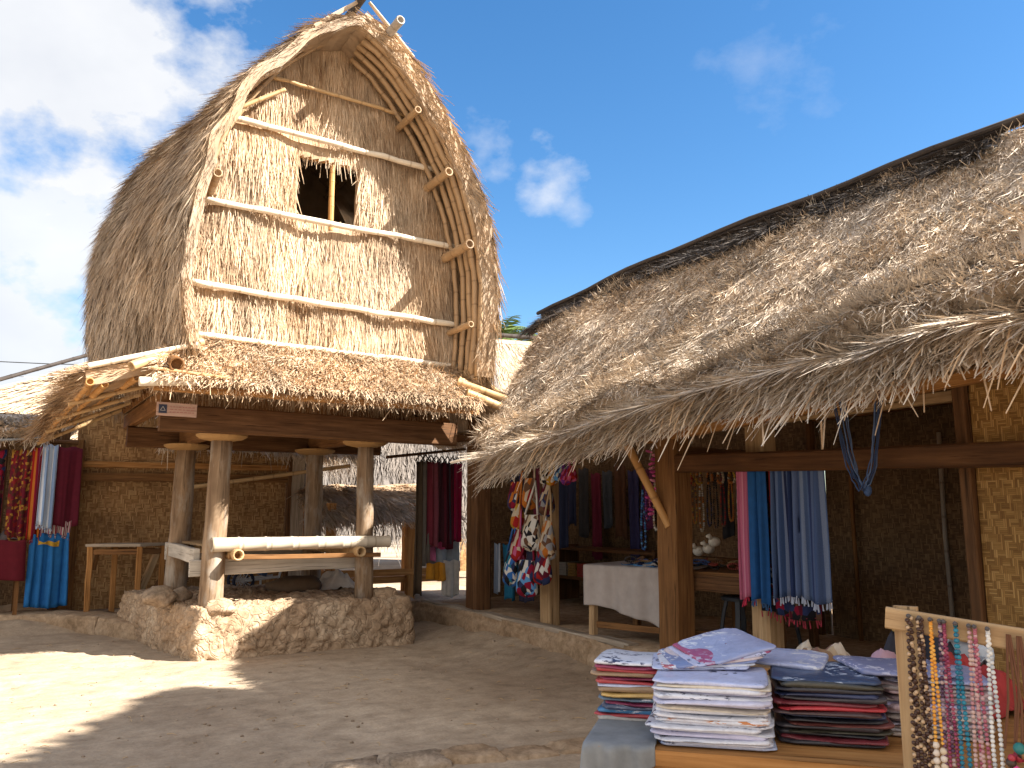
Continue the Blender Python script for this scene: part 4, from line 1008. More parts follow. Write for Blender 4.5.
def palm(x, y, h, label, seed):
    rr = random.Random(seed); T = empty('palm_tree', (x, y, 0), label, 'palm tree', 'palms beyond the market house')
    mb = MB(); mb.tube([(x + .15 * math.sin(k), y, h * k / 8) for k in range(9)], [.2 - .012 * k for k in range(9)], 10); mb.build('trunk', M['grey_wood'], T, smooth=True)
    for k in range(13):
        a = k * 2.4 + rr.random(); L = rr.uniform(1.9, 2.6); el = rr.uniform(.1, 1.25); mb = MB(); pts = []
        for q in range(13):
            t = q / 12; hx = L * t * math.cos(el * (1 - .5 * t)); pts.append(Vector((x + math.cos(a) * hx, y + math.sin(a) * hx, h + L * t * math.sin(el) - 1.1 * L * t * t * .6)))
        mb.tube(pts, [.03 - .002 * q for q in range(13)], 5)
        for q in range(1, 13):
            d = (pts[q] - pts[q - 1]).normalized(); sd = d.cross(Vector((0, 0, 1))).normalized()
            for s_ in (-1, 1):
                for e in (0, .5):
                    p = pts[q - 1].lerp(pts[q], e); ll = .62 * math.sin(math.pi * min(1, .18 + q / 14)) ; tip = p + sd * s_ * ll * .85 + d * ll * .55 - Vector((0, 0, ll * rr.uniform(.15, .5)))
                    w = d * .035; mb.add([p - w, p + w, p.lerp(tip, .6) + w, tip, p.lerp(tip, .6) - w], [(0, 1, 2, 3, 4)])
        mb.build('frond', M_palm, T)
M_palm = plain('palm_green', (.10, .15, .035), .5, .5, 2.0, .4)
palm(18.2, 30, 8.9, 'palm with upright pale fronds peeking up beside the bonnet roof', 1)
palm(20.6, 30.5, 8.5, 'lower palm crown just left of the long roof ridge end', 2)
H5 = empty('ridge_house', (14, 24, 0), 'far thatched roof closing the gap between granary and market house', 'house')
thatch('thatch_roof', quad_surf((15, 20, 6.5), (8.5, 20, 6.2), (8.0, 16.8, 2.8), (15, 16.8, 2.8)), 30, 14, 6000, M['straw_roof'], H5, thick=.2, tone=(.48, .2), seed=48)
thatch('thatch_roof', quad_surf((8.5, 20, 6.2), (15, 20, 6.5), (15, 23.2, 2.8), (8.0, 23.2, 2.8)), 20, 8, 500, M['straw_grey'], H5, thick=.2, seed=49)
panel('wall_panel', (9.4, 17.3, 0), (14.6, 17.3, 0), 0, 2.9, M['weave_tan'], H5)
mb = MB(); mb.bamboo((8.3, 20, 6.32), (15.2, 20, 6.64), .07); mb.build('ridge_pole', M['blackish_wood'], H5, smooth=True)

# ------------------------------------------------------------------ goods: hanging cloth
def hang(name, pl, pr, drop, mat, label, cat, group=None, folds=3, amp=.03, nu=26, nv=16, seed=0, parent=None, taper=1.0, hem=.02, tass=0, tmat=None, thick=.006, over=.05):
    """A cloth hung over a rail from pl to pr: soft upright folds that deepen downward, folded over at the top."""
    pl, pr = Vector(pl), Vector(pr); d = pr - pl; L = d.length; n = Vector((-d.y, d.x, 0)).normalized(); rr = random.Random(seed)
    ph = [rr.uniform(0, 6.28) for _ in range(4)]
    def fn(u, v):
        g = .35 + .65 * min(1, v * 1.6)
        u0 = u; u = u + .06 * math.sin(u * 7 + ph[1] * 2) + .03 * math.sin(u * 17 + ph[2] + v * .8)
        a = amp * g * (.55 + .6 * abs(math.sin(u * 4 + ph[3]))) * (math.sin(u * folds * 6.28 + ph[0] + .5 * math.sin(v * 2 + ph[1])) + .4 * math.sin(u * folds * 14 + ph[2] + v))
        w = 1 + (taper - 1) * v
        u = u0; p = pl + d * (.5 + (u - .5) * w + .03 * v * math.sin(ph[0] * 3)) + n * a
        return p + Vector((0, 0, -drop * v + (hem * math.sin(u * 5 + ph[3]) * v) + (.012 * math.cos(u * folds * 6.28) * (1 - v))))
    mb = MB(); mb.grid(fn, nu, nv, thick, uvs=(L, drop))
    loc = (pl + pr) / 2 - Vector((0, 0, drop))
    if tass and parent is None:
        root = empty(name, loc, label, cat, group); mb.build('cloth', mat, root, smooth=True)
        t = MB(); t.tube([Vector(fn(q / 20, .985)) for q in range(21)], .004, 5)
        for k in range(tass):
            u = (k + .5) / tass; p = Vector(fn(u, 1.0)); q = p + Vector((rr.uniform(-.012, .012), rr.uniform(-.012, .012), -rr.uniform(.03, .06)))
            t.tube([p, p.lerp(q, .5), q], [.004, .005, .006], 5)
        t.build('fringe', tmat or mat, root); return root
    o = mb.build(name, mat, parent, loc, smooth=True)
    return tag(o, label, cat, group) if parent is None else o
C_ = dict(navy=(.025, .035, .10), blue=(.03, .12, .36), sky=(.10, .28, .55), teal=(.02, .16, .24), maroon=(.10, .008, .022), red=(.30, .014, .014), crim=(.22, .008, .03), pink=(.45, .09, .2), rose=(.45, .12, .20),
          white=(.58, .56, .53), cream=(.48, .40, .30), black=(.015, .014, .018), orange=(.42, .13, .02), yellow=(.42, .25, .03), green=(.06, .20, .09), purple=(.14, .03, .22), brown=(.12, .06, .035), grey=(.25, .25, .27), tan=(.42, .30, .18))
def c(*n): return [tuple(.8 * q for q in C_[k]) for k in n]
st_blue = stripes('blue_stripe', [(.06, .095, .19), (.02, .034, .10), (.09, .13, .24), (.04, .07, .16), (.13, .16, .25), (.014, .02, .06)], .15)
st_lblue = stripes('light_blue_stripe', [(.36, .46, .62), (.55, .6, .68), (.20, .30, .5), (.42, .5, .62)], .10)
ik_red = motley('red_ikat', [(.10, .008, .02), (.16, .012, .015), (.30, .16, .03), (.06, .02, .015), (.09, .01, .02), (.12, .03, .015)], 34)
ik_dark = motley('dark_ikat', c('black', 'maroon', 'navy', 'brown', 'crim', 'black'), 24)
ik_blue = motley('blue_ikat', c('navy', 'white', 'blue', 'black', 'sky', 'navy'), 30)

# far-left stall
SC = 'cloths hung at the far left stall'
hang('hanging_cloth', (.72, 12.74, 2.36), (1.05, 12.86, 2.36), 1.06, P(C_['maroon']), 'broad plain crimson cloth hung at the corner of the left stall', 'cloth', SC, 1.5, .02, seed=1)
hang('hanging_cloth', (.56, 12.66, 2.38), (.74, 12.72, 2.37), 1.08, st_lblue, 'pale blue and white striped shawl beside the crimson cloth', 'shawl', SC, 2, .03, seed=2, tass=14)
hang('hanging_cloth', (.46, 12.74, 2.34), (.60, 12.76, 2.34), 1.20, stripes('scarlet_stripe', c('red', 'orange', 'crim', 'rose'), .09), 'narrow scarlet and orange cloth left of the pale striped shawl', 'cloth', SC, 1.5, .03, seed=3, tass=10)
hang('hanging_cloth', (.22, 12.86, 2.30), (.47, 12.80, 2.32), 1.34, ik_red, 'dark red and gold patterned ikat cloth at the left stall', 'cloth', SC, 2, .035, seed=4)
hang('hanging_cloth', (.62, 12.78, 1.36), (.98, 12.84, 1.36), .18, stripes('pink_lace', c('rose', 'white', 'crim', 'white'), .05), 'pink and white fringed cloth edge below the crimson cloth', 'cloth', SC, 4, .03, seed=5, tass=20)
hang('hanging_cloth', (.50, 12.74, 1.20), (.96, 12.86, 1.20), .95, P((.02, .15, .42), .8), 'bright blue cloth hanging to the ground below the crimson cloth', 'cloth', SC, 3, .05, seed=6, taper=1.1)
hang('hanging_cloth', (.60, 12.68, 1.10), (.85, 12.73, 1.10), .05, P(C_['yellow']), 'yellow hem band lying across the bright blue cloth', 'cloth', SC, 2, .02, seed=7)
hang('hanging_cloth', (-.12, 12.94, 2.3), (.16, 12.9, 2.3), 1.15, ik_dark, 'very dark patterned cloth at the left edge of the left stall', 'cloth', SC, 2, .03, seed=8)
LT = empty('display_table', (0, 13, 0), 'low table under a deep red cloth at the far left stall', 'table')
mb = MB(); mb.box((-.1, 13.0, 1.10), (1.1, .7, .04)); mb.build('tabletop', M['brown_wood'], LT)
for x in (-.6, .4):
    for y in (12.7, 13.3): mb = MB(); mb.box((x, y, .54), (.05, .05, 1.08)); mb.build('leg', M['brown_wood'], LT)
hang('tablecloth', (-.66, 12.62, 1.125), (.46, 12.62, 1.125), .50, P((.10, .006, .014)), 'deep red cloth hanging over the front of the left stall table', 'tablecloth', None, 4, .015, seed=9)
for k, (nm, cl) in enumerate((('grey', (.22, .22, .24)), ('white', (.4, .4, .42)), ('dark', (.1, .08, .08)))):
    heap('folded_cloth', (-.42 + .34 * k, 12.95, 1.125), .3, .3, .10, P(cl), nm + ' folded cloth lying on the red covered left stall table', 'cloth', 30 + k, 'cloths on the left stall table')

# small wooden table left of the plinth
T1 = empty('wooden_table', (1.7, 12.6, .1), 'bare wooden table with slanting brace beside the granary', 'table')
A_, Bv, Cv = Vector((1.20, 12.50, 0)), Vector((1.53, 12.75, 0)), Vector((2.10, 12.50, 0)); Dv = A_ + Cv - Bv
mb = MB(); z = 1.03; mb.hexa([tuple(p + Vector((0, 0, zz))) for zz in (z, z + .035) for p in (A_ + Vector((-.06, 0, 0)), Dv + Vector((0, -.06, 0)), Cv + Vector((.06, 0, 0)), Bv + Vector((0, .06, 0)))]); mb.build('tabletop', M['grey_wood'], T1)
for p in (A_, Bv, Cv, Dv):
    mb = MB(); mb.beam(p + Vector((.01, 0, .08)), p + Vector((0, 0, z)), .07, .07, up=(0, 1, 0)); mb.build('leg', M['orange_wood'], T1)
for p, q, zz in ((A_, Bv, .96), (Bv, Cv, .96), (Cv, Dv, .96), (Dv, A_, .96)):
    mb = MB(); mb.beam(p + Vector((0, 0, zz)), q + Vector((0, 0, zz)), .03, .07); mb.build('apron', M['brown_wood'], T1)
mb = MB(); mb.beam(Dv.lerp(Cv, .1) + Vector((0, 0, .42)), Cv + Vector((-.05, 0, .98)), .04, .11); mb.build('brace', M['pale_wood'], T1)
mb = MB(); mb.beam(A_.lerp(Bv, .2) + Vector((0, 0, .72)), A_.lerp(Bv, .35) + Vector((0, 0, .98)), .03, .05); mb.build('brace', M['brown_wood'], T1)
tag(MB().beam((1.95, 12.9, .15), (2.35, 12.75, .95), .10, .05).build('plank', M['dark_wood'], None, (2.1, 12.8, .15)), 'dark plank leaning behind the bare wooden table', 'plank')
tag(MB().beam((2.02, 11.85, .2), (2.45, 11.95, .98), .07, .06).build('plank', M['blackish_wood'], None, (2.2, 11.9, .2)), 'blackish plank leaning near the left end of the bench', 'plank')

# clothes rail between granary and market house
tag(MB().bamboo((4.4, 10.15, 2.20), (5.9, 10.75, 2.40), .022, hollow=0).build('clothes_rail', M['dark_wood'], None, (5.1, 10.4, 2.2), smooth=True), 'dark rail carrying trousers between granary and market house', 'rail')
tag(MB().bamboo((4.3, 9.6, 2.42), (5.6, 9.9, 2.56), .018, hollow=0).build('clothes_rail', M['bamboo_tan'], None, (4.9, 9.7, 2.4), smooth=True), 'thin bare rail above the trousers beside the market house', 'rail')
GT = 'trousers on hangers between the two buildings'
tr = ((5.0, (.10, .07, .045), 1.80, 'olive brown'), (5.10, (.17, .15, .13), 1.40, 'grey brown'), (5.20, (.20, .03, .05), 1.15, 'wine red'), (5.30, (.26, .07, .10), 1.18, 'dusty rose'), (5.41, (.07, .02, .03), 1.12, 'near black'), (5.52, (.11, .015, .03), 1.20, 'deep maroon'), (5.62, (.05, .03, .045), 1.12, 'dark plum'), (5.72, (.30, .01, .06), 1.10, 'bright crimson'))
for k, (x, cl, dr, nm) in enumerate(tr):
    y = 10.37 + .4 * (x - 4.95) * .9; zt = 2.20
    root = empty('hanging_trousers', (x, y, zt - dr), nm + ' trousers on a hanger, ' + ('leftmost of the row' if k == 0 else 'rightmost of the row' if k == 7 else 'hung between granary and market house'), 'trousers', GT)
    hang('cloth', (x - .09, y - .05, zt - .02), (x + .09, y + .04, zt - .02), dr, P(cl, .9), None, None, None, 1.4, .03, 12, 14, seed=20 + k, parent=root)
    mb = MB(); mb.tube([(x - .10, y - .06, zt - .02), (x, y, zt + .07), (x + .10, y + .05, zt - .02)], .010, 6); mb.tube([(x, y, zt + .07), (x + .01, y, zt + .13), (x, y + .03, zt + .15)], .006, 5); mb.build('hanger', P(C_['black'] if k % 3 else C_['grey']), root)
GL = 'garments hung low beside the market house post'
hang('hanging_garment', (5.06, 10.55, 1.16), (5.36, 10.62, 1.16), .34, P((.55, .16, .33)), 'mauve pink garment below the hanging trousers', 'garment', GL, 1.5, .03, seed=41)
hang('hanging_garment', (5.38, 10.62, 1.16), (5.56, 10.66, 1.16), .18, P((.62, .10, .25)), 'small bright pink garment below the trousers', 'garment', GL, 1, .03, seed=42)
hang('hanging_garment', (5.30, 10.70, 1.12), (5.86, 10.85, 1.12), .46, P((.30, .36, .42)), 'grey blue garment low beside the dark corner post', 'garment', GL, 2, .03, seed=43)
hang('hanging_garment', (5.26, 10.66, .78), (5.56, 10.7, .78), .24, P((.66, .30, .03)), 'orange yellow garment lowest under the trousers', 'garment', GL, 1.5, .03, seed=44)
hang('hanging_garment', (5.56, 10.72, .80), (5.84, 10.8, .80), .50, P((.62, .60, .56)), 'off white garment lowest beside the corner post', 'garment', GL, 1.5, .03, seed=45)

# inside the market house: far bay
GF = 'clothes hung in the far bay of the market house'
for k, (y, cl, dr, nm, zt, x) in enumerate(((9.05, (.018, .015, .025), .85, 'black cloth', 2.05, 5.75), (8.72, (.10, .012, .03), .95, 'dark maroon cloth', 2.05, 5.85), (8.42, (.015, .02, .05), 1.0, 'midnight blue cloth', 2.05, 5.95))):
    hang('hanging_cloth', (x, y + .16, zt), (x + .03, y - .16, zt), dr, P(cl), nm + ' hung high beside the dark corner post', 'cloth', GF, 1.5, .03, seed=50 + k)
hang('hanging_cloth', (5.62, 9.42, 1.08), (5.62, 9.28, 1.08), .62, st_lblue, 'pale blue cloth hung low at the dark corner post', 'cloth', GF, 1, .02, seed=54)
hang('hanging_cloth', (5.64, 9.26, 1.08), (5.62, 8.94, 1.08), .68, P((.012, .12, .22)), 'deep teal blue cloth hung low in the far bay', 'cloth', GF, 1.5, .03, seed=55)
hang('hanging_cloth', (5.7, 8.92, 1.0), (5.7, 8.62, 1.0), .6, P((.03, .03, .06)), 'dark slate cloth hung low in the far bay', 'cloth', GF, 1.5, .03, seed=56)
tag(MB().bamboo((5.62, 9.5, 1.10), (5.68, 8.5, 1.10), .014, hollow=0).build('clothes_rail', M['dark_wood'], None, (5.65, 9, 1.1)), 'low rail with blue cloths in the far bay', 'rail')
tag(MB().bamboo((5.7, 9.4, 2.07), (6.1, 8.2, 2.07), .014, hollow=0).build('clothes_rail', M['dark_wood'], None, (5.85, 8.8, 2.07)), 'high rail with black and maroon cloths in the far bay', 'rail')
GB = 'dark cloths on the back wall of the market house'
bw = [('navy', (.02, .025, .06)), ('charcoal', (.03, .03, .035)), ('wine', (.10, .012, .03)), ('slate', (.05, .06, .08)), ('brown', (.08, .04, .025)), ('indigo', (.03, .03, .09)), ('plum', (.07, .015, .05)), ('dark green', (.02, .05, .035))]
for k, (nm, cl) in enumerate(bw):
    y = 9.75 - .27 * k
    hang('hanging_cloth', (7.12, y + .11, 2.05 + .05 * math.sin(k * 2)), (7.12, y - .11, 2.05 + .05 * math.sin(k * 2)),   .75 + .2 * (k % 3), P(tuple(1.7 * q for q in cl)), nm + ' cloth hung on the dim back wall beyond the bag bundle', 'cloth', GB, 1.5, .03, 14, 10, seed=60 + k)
BX = empty('wooden_shelf', (6.9, 8.6, .28), 'dark wooden shelf along the back wall of the far bay', 'shelf')
for z in (.62, 1.0): mb = MB(); mb.box((6.9, 8.6, z), (.5, 2.2, .035)); mb.build('board', M['dark_wood'], BX)
for y in (7.55, 9.65): mb = MB(); mb.box((6.9, y, .66), (.45, .05, .76)); mb.build('upright', M['dark_wood'], BX)
for k in range(9):
    cl = random.choice([(.3, .05, .04), (.28, .16, .05), (.05, .06, .12), (.2, .16, .12), (.12, .03, .06), (.3, .28, .25)]); mb = MB(); y = 7.75 + .21 * k
    for q in range(5): mb.box((6.85, y, .655 + .035 * q), (.3, .17 - .006 * (q % 2), .03))
    tag(mb.build('cloth_pile', P(cl), None, (6.85, y, .638)), 'small pile of folded cloth on the dim shelf in the far bay', 'cloth pile', 'cloth piles on the dark shelf')

# cluster of bags hung on the second post
GBG = 'shoulder bags hung on the post of the market house'
def bag(p, w, h, mat, label, seed, rot=0.0, strap=None, group=GBG, plump=.07):
    p = Vector(p); ca, sa = math.cos(rot), math.sin(rot); rr = random.Random(seed)
    root = empty('shoulder_bag', p - Vector((0, 0, h)), label, 'bag', group, 0)
    def fn(u, v):
        a = u * 2 * math.pi; q = math.sin(min(1, v * 1.25) * math.pi / 2) * (1 if v < .8 else math.cos((v - .8) / .2 * math.pi / 2 * .96))
        wv = w / 2 * (.72 + .28 * v) * (1 if v < .88 else math.sqrt(max(0, 1 - ((v - .88) / .12) ** 2)) * .9 + .1)
        x = wv * math.cos(a); y = plump * math.sin(a) * (.18 + q); sag = .02 * math.sin(a * 3 + seed)
        return p + Vector((-y * ca * 1.0 + x * sa, x * ca + y * sa, -h * v + sag * v))
    mb = MB(); mb.grid(fn, 22, 14, 0, uvs=(w * 2, h)); mb.build('pouch', mat, root, smooth=True)
    e1 = p + Vector((-w / 2 * .7 * -sa, w / 2 * .7 * ca, 0)); e2 = p - Vector((-w / 2 * .7 * -sa, w / 2 * .7 * ca, 0)); top = p + Vector((.05, rr.uniform(-.03, .03), .36))
    mb = MB(); mb.tube([e1, e1.lerp(top, .6), top, e2.lerp(top, .6), e2], .012, 6); mb.build('strap', strap or mat, root, smooth=True); return root
bagspec = [((5.10, 8.08, 1.83), .20, .30, c('crim', 'navy', 'orange', 'white', 'maroon'), 'red and navy patchwork bag high on the left of the bag bundle'),
           ((5.08, 7.84, 1.86), .17, .30, c('orange', 'cream', 'red', 'brown'), 'orange and cream patchwork bag near the top of the bag bundle'),
           ((5.10, 7.62, 1.80), .18, .32, c('grey', 'navy', 'cream', 'brown', 'maroon'), 'grey and navy bag at the top right of the bag bundle'),
           ((5.02, 7.95, 1.58), .16, .26, c('yellow', 'orange', 'red', 'cream'), 'yellow orange bag midway down the bag bundle'),
           ((4.99, 7.72, 1.46), .26, .34, c('white', 'black', 'cream', 'white', 'brown'), 'black and white dotted bag in the middle of the bundle'),
           ((5.0, 7.93, 1.30), .26, .32, c('crim', 'red', 'cream', 'pink', 'maroon'), 'crimson bag hanging left of the dotted bag'),
           ((5.0, 7.50, 1.40), .22, .36, c('tan', 'brown', 'cream', 'grey', 'orange'), 'tan striped bag on the right side of the bundle'),
           ((4.97, 8.00, 1.06), .24, .34, c('navy', 'white', 'teal', 'blue', 'black'), 'navy and white bag low on the left of the bundle'),
           ((4.95, 7.74, .98), .26, .34, c('navy', 'sky', 'white', 'crim', 'black'), 'blue and white bag lowest in the middle of the bundle'),
           ((4.97, 7.54, 1.08), .22, .30, c('red', 'maroon', 'white', 'navy'), 'red and maroon bag low on the right of the bundle')]
bagspec = [((p[0], 7.62 + (p[1] - 7.74) * 1.35, p[2]), w * 1.22, h * 1.1, cl, lab) for (p, w, h, cl, lab) in bagspec]
for k, (p, w, h, cl, lab) in enumerate(bagspec):
    bag(p, w, h, motley('bag_patch_%d' % k, cl, random.uniform(14, 22)), lab, k, random.uniform(-.35, .35), P(random.choice(cl), .9), plump=.075)
GP = 'little purses hung under the eave'
for k, (y, z, cl, nm) in enumerate(((7.42, 1.95, c('white', 'cream', 'black'), 'white'), (7.30, 1.93, c('yellow', 'white', 'orange'), 'yellow'), (7.17, 1.97, c('sky', 'navy', 'white'), 'blue'), (7.05, 1.93, c('purple', 'crim', 'pink'), 'purple'), (6.94, 1.96, c('pink', 'crim', 'red'), 'pink and red'))):
    bag((5.06, y, z), .13, .15, motley('purse_%d' % k, cl, 40), nm + ' little purse hung under the straw eave right of the bag bundle', 40 + k, 0, P(cl[0]), GP, .05)

# table in the middle bay
T2 = empty('display_table', (5.6, 6.0, .1), 'display table half under a pale cloth in the middle bay', 'table')
a0 = Vector((5.14, 6.74, 0)); e1 = Vector((.30, -.95, 0)).normalized(); e2 = Vector((.95, .30, 0)).normalized(); TZ = .96
def tp(s_, t_, z): return tuple(a0 + e1 * s_ + e2 * t_ + Vector((0, 0, z)))
mb = MB(); mb.hexa([tp(*q, z) for z in (TZ - .04, TZ) for q in ((-.04, -.03), (2.0, -.03), (2.0, .85), (-.04, .85))]); mb.build('tabletop', M['brown_wood'], T2)
for s_, t_, zb, m in ((.02, .0, .15, 'pale_wood'), (1.9, .05, .28, 'dark_wood'), (.02, .8, .28, 'brown_wood'), (1.9, .8, .28, 'dark_wood')):
    mb = MB(); mb.beam(tp(s_, t_, zb), tp(s_, t_, TZ - .04), .07, .07, up=(0, 1, 0)); mb.build('leg', M[m], T2)
mb = MB(); mb.beam(tp(.0, .02, .40), tp(1.9, .04, .42), .04, .06); mb.build('stretcher', M['brown_wood'], T2)
mb = MB(); mb.beam(tp(.95, -.04, TZ - .10), tp(2.0, -.04, TZ - .10), .03, .14); mb.build('apron', M['dark_wood'], T2)
def clothfn(u, v):
    s_ = -.06 + 1.14 * u; q = v * 1.55
    if q < .80: t_, z = .78 - q, TZ + .012 + .006 * math.sin(u * 30) * math.sin(v * 20)
    else:
        dz = (q - .80) * (.34 + .26 * u ** 2.2) / .75 * 1.15; t_ = -.045 - .02 * math.sin(u * 16) * min(1, dz * 5) - .012 * math.sin(u * 37); z = TZ + .012 - dz + .012 * math.sin(u * 11) * min(1, dz * 4)
    return tp(s_, t_, z)
tag(MB().grid(clothfn, 60, 46, .005, uvs=(1.2, 1.5)).build('tablecloth', plain('grey_cloth', (.36, .32, .30), .9, .25, 9), None, (5.5, 6.2, .4), smooth=True), 'pale grey cloth drooping over the middle bay table', 'tablecloth')
tag(MB().rock((5.20, 6.74, .10), (.42, .26, .30), 51, 10, .08, flat=.5).build('stone_block', M['mud'], None, (5.2, 6.74, 0), smooth=True), 'squared mud stone under the pale leg of the middle bay table', 'stone block')
GBR = 'bead bracelets heaped on the tables'
bc = [('brown', (.16, .075, .03)), ('black', (.03, .025, .025)), ('tan', (.38, .24, .11)), ('dark red', (.2, .03, .02)), ('blue', (.05, .10, .25))]
def ring(p, r, t, mat, tilt, seed):
    rr = random.Random(seed); ax = Vector((math.sin(tilt) * math.cos(seed), math.sin(tilt) * math.sin(seed), math.cos(tilt))); u_ = ax.orthogonal().normalized(); v_ = ax.cross(u_)
    mb = MB()
    for k in range(18):
        a = k / 18 * 2 * math.pi; mb.ball(Vector(p) + (u_ * math.cos(a) + v_ * math.sin(a)) * r, t, 3, tone=rr.random())
    return mb.build('bracelet', mat, None, p)
for k in range(46):
    s_ = .35 + 1.5 * random.random(); t_ = .06 + .62 * random.random(); nm, cl = random.choice(bc)
    tag(ring(tp(s_, t_, TZ + .03 + .05 * random.random()), random.uniform(.035, .055), .010, P(cl, .5), random.uniform(0, .7), k), nm + ' bead bracelet in the jumble on the middle bay table', 'bracelet', GBR)
heap('trinket_cloth', tp(.6, .35, TZ + .014), .6, .5, .05, ik_blue, 'blue patterned cloth spread among trinkets on the middle bay table', 'cloth', 77)
# stools under it
def stool(p, label, seed):
    p = Vector(p); R_ = empty('stool', p, label, 'stool', 'dark stools by the middle bay table'); m = P((.03, .035, .045), .5)
    mb = MB(); mb.lathe(p + Vector((0, 0, .42)), [(.10, 0), (.16, .01), (.165, .035), (.15, .045), (.02, .04)], 18); mb.build('seat', m, R_, smooth=False)
    for k in range(4):
        a = .6 + k * math.pi / 2; mb = MB(); mb.beam(p + Vector((.19 * math.cos(a), .19 * math.sin(a), 0)), p + Vector((.12 * math.cos(a), .12 * math.sin(a), .43)), .045, .03, up=(math.cos(a), math.sin(a), .2)); mb.build('leg', m, R_)
stool((5.80, 5.42, .28), 'dark plastic stool just behind the front post', 1)
stool((6.16, 5.30, .28), 'dark plastic stool beside the scarf rail post', 2)

# beads and necklaces hung over the table
def beadmat(name, cols, rough=.35):
    t = NT(name); r = t.n('ShaderNodeValToRGB', {'Fac': t.attr('tone')}); r.color_ramp.interpolation = 'CONSTANT'; e = r.color_ramp.elements
    while len(e) < len(cols): e.new(.5)
    for i, (q, cl) in enumerate(zip(e, cols)): q.position = i / len(cols); q.color = (*cl, 1)
    return t.done(r.outputs[0], rough, .4)
def strand_pts(p, w, drop, n, twist=0.0, dirv=(0, 1, 0)):
    """The two sides of a hanging necklace: from its peg down one side, round the bottom and up the other."""
    p = Vector(p); dv = Vector(dirv); out = []
    for k in range(n):
        t = k / (n - 1) * 2 - 1; y = -drop * (1 - abs(t) ** 2.6) ; x = w * math.sin(t * math.pi * .5) * (1 - abs(t) ** 3) * 1.3
        out.append(p + dv * x + Vector((0, 0, y)))
    return out
def necklace(name, p, w, drop, r, mat, label, group, dirv=(0, 1, 0), n=None, sizes=None, parent=None, q=4, seed=0, seq=None, sq=1.0, helix=0.0):
    rr = random.Random(seed); mb = MB(); pts = strand_pts(p, w, drop, 900, 0, dirv); acc = 0; last = pts[0]; i = 0; step = 0
    for a in pts:
        acc += (a - last).length; last = a
        if acc >= step:
            t = a.z - p[2]; f = -t / drop
            rad = r * (sizes(f) if sizes else 1)
            if helix: a = a + Vector(dirv) * (helix * math.cos(i * 2.1)) + Vector((dirv[1], -dirv[0], 0)) * (helix * math.sin(i * 2.1))
            mb.ball(a, rad, q, tone=(seq(i, f) if seq else rr.random()), sq=sq); acc = 0; step = rad * (.8 if helix else 1.9) * sq; i += 1
    o = mb.build(name, mat, parent, None if parent else (p[0], p[1], p[2] - drop), smooth=True)
    return tag(o, label, 'necklace', group) if parent is None else o
GN = 'necklaces hung inside the market house'
RX = 6.3
tag(MB().bamboo((6.32, 7.1, 1.98), (6.34, 5.5, 1.96), .018, hollow=0).build('bead_rail', M['dark_wood'], None, (6.3, 6.3, 1.95)), 'dark rail with necklaces over the middle bay table', 'rail')
ins = ((6.56, .62, .011, c('white', 'cream', 'brown'), 'white shell necklace nearest the front post'), (6.46, .58, .010, c('orange', 'yellow', 'brown'), 'amber and brown bead necklace beside the front post'), (6.36, .66, .011, c('cream', 'white', 'orange'), 'long cream and orange bead necklace behind the front post'),
       (6.25, .60, .011, c('black', 'black', 'navy'), 'black bead necklace among those over the table'), (6.16, .62, .012, c('black', 'brown', 'black'), 'black and brown bead necklace over the table'), (6.06, .60, .010, c('red', 'maroon', 'brown'), 'brick red bead necklace over the table'), (5.95, .55, .011, c('orange', 'yellow', 'orange'), 'bright orange bead necklace over the table'),
       (5.84, .62, .010, c('green', 'white', 'grey'), 'pale green bead necklace near the hanging scarves'), (5.77, .80, .012, c('white', 'white', 'cream'), 'long white tasselled necklace near the hanging scarves'))
for k, (y, dr, r, cl, lab) in enumerate(ins):
    necklace('necklace', (RX, y, 1.95), .035, dr, r, beadmat('beads_in_%d' % k, cl), lab, GN, seed=k)
for k in range(5):
    y = 6.5 - .15 * k; necklace('necklace', (RX - .03, y, 1.94), .05, .16, .014, beadmat('short_%d' % k, [c('orange', 'yellow', 'red'), c('yellow', 'orange', 'brown'), c('red', 'orange', 'brown'), c('orange', 'cream', 'brown'), c('yellow', 'orange', 'cream')][k]), ('reddish', 'golden', 'scarlet', 'tan', 'yellow')[k] + ' short bead collar hung at the top of the bead rail', 'short collars on the bead rail', seed=70 + k)
for k, (y, z) in enumerate(((6.42, 1.12), (6.24, 1.10), (6.10, 1.13), (6.02, 1.20))):
    r = .06; mb = MB(); cpt = (6.12, y, z); mb.ball(cpt, r, 7, sq=.85); mb.tube([(6.08, y, z + .03), (6.05, y, z + .06), (6.03, y + .02, z + .05)], [.02, .025, .012], 7)
    tag(mb.build('shell_ornament', P((.70, .64, .55), .4), None, (6.12, y, z - .05), smooth=True), 'round white shell ornament, ' + ('leftmost of the row behind the front post', 'second from the left behind the front post', 'third from the left behind the front post', 'rightmost and highest behind the front post')[k], 'ornament', 'white shell ornaments')
SH = empty('display_shelf', (6.2, 6.2, .9), 'narrow plank shelf with shell ornaments behind the table', 'shelf')
mb = MB(); mb.box((6.16, 6.2, 1.03), (.2, .8, .03)); mb.build('board', M['brown_wood'], SH)
for y in (5.85, 6.55): mb = MB(); mb.box((6.2, y, .65), (.05, .05, .74)); mb.build('bracket', M['brown_wood'], SH)
hang('hanging_cloth', (6.5, 6.05, 1.95), (6.5, 5.88, 1.95), .75, P((.30, .07, .03)), 'rust red cloth hung among the necklaces', 'cloth', GN + ' cloths', 1.2, .02, seed=91)
hang('hanging_cloth', (6.55, 6.32, 1.95), (6.55, 6.14, 1.95), .72, P((.02, .02, .025)), 'black cloth hung behind the necklaces', 'cloth', GN + ' cloths', 1.2, .02, seed=92)
GD = empty('flower_garland', (5.72, 6.42, 1.4), 'pink flower garland hung behind the bamboo brace', 'garland')
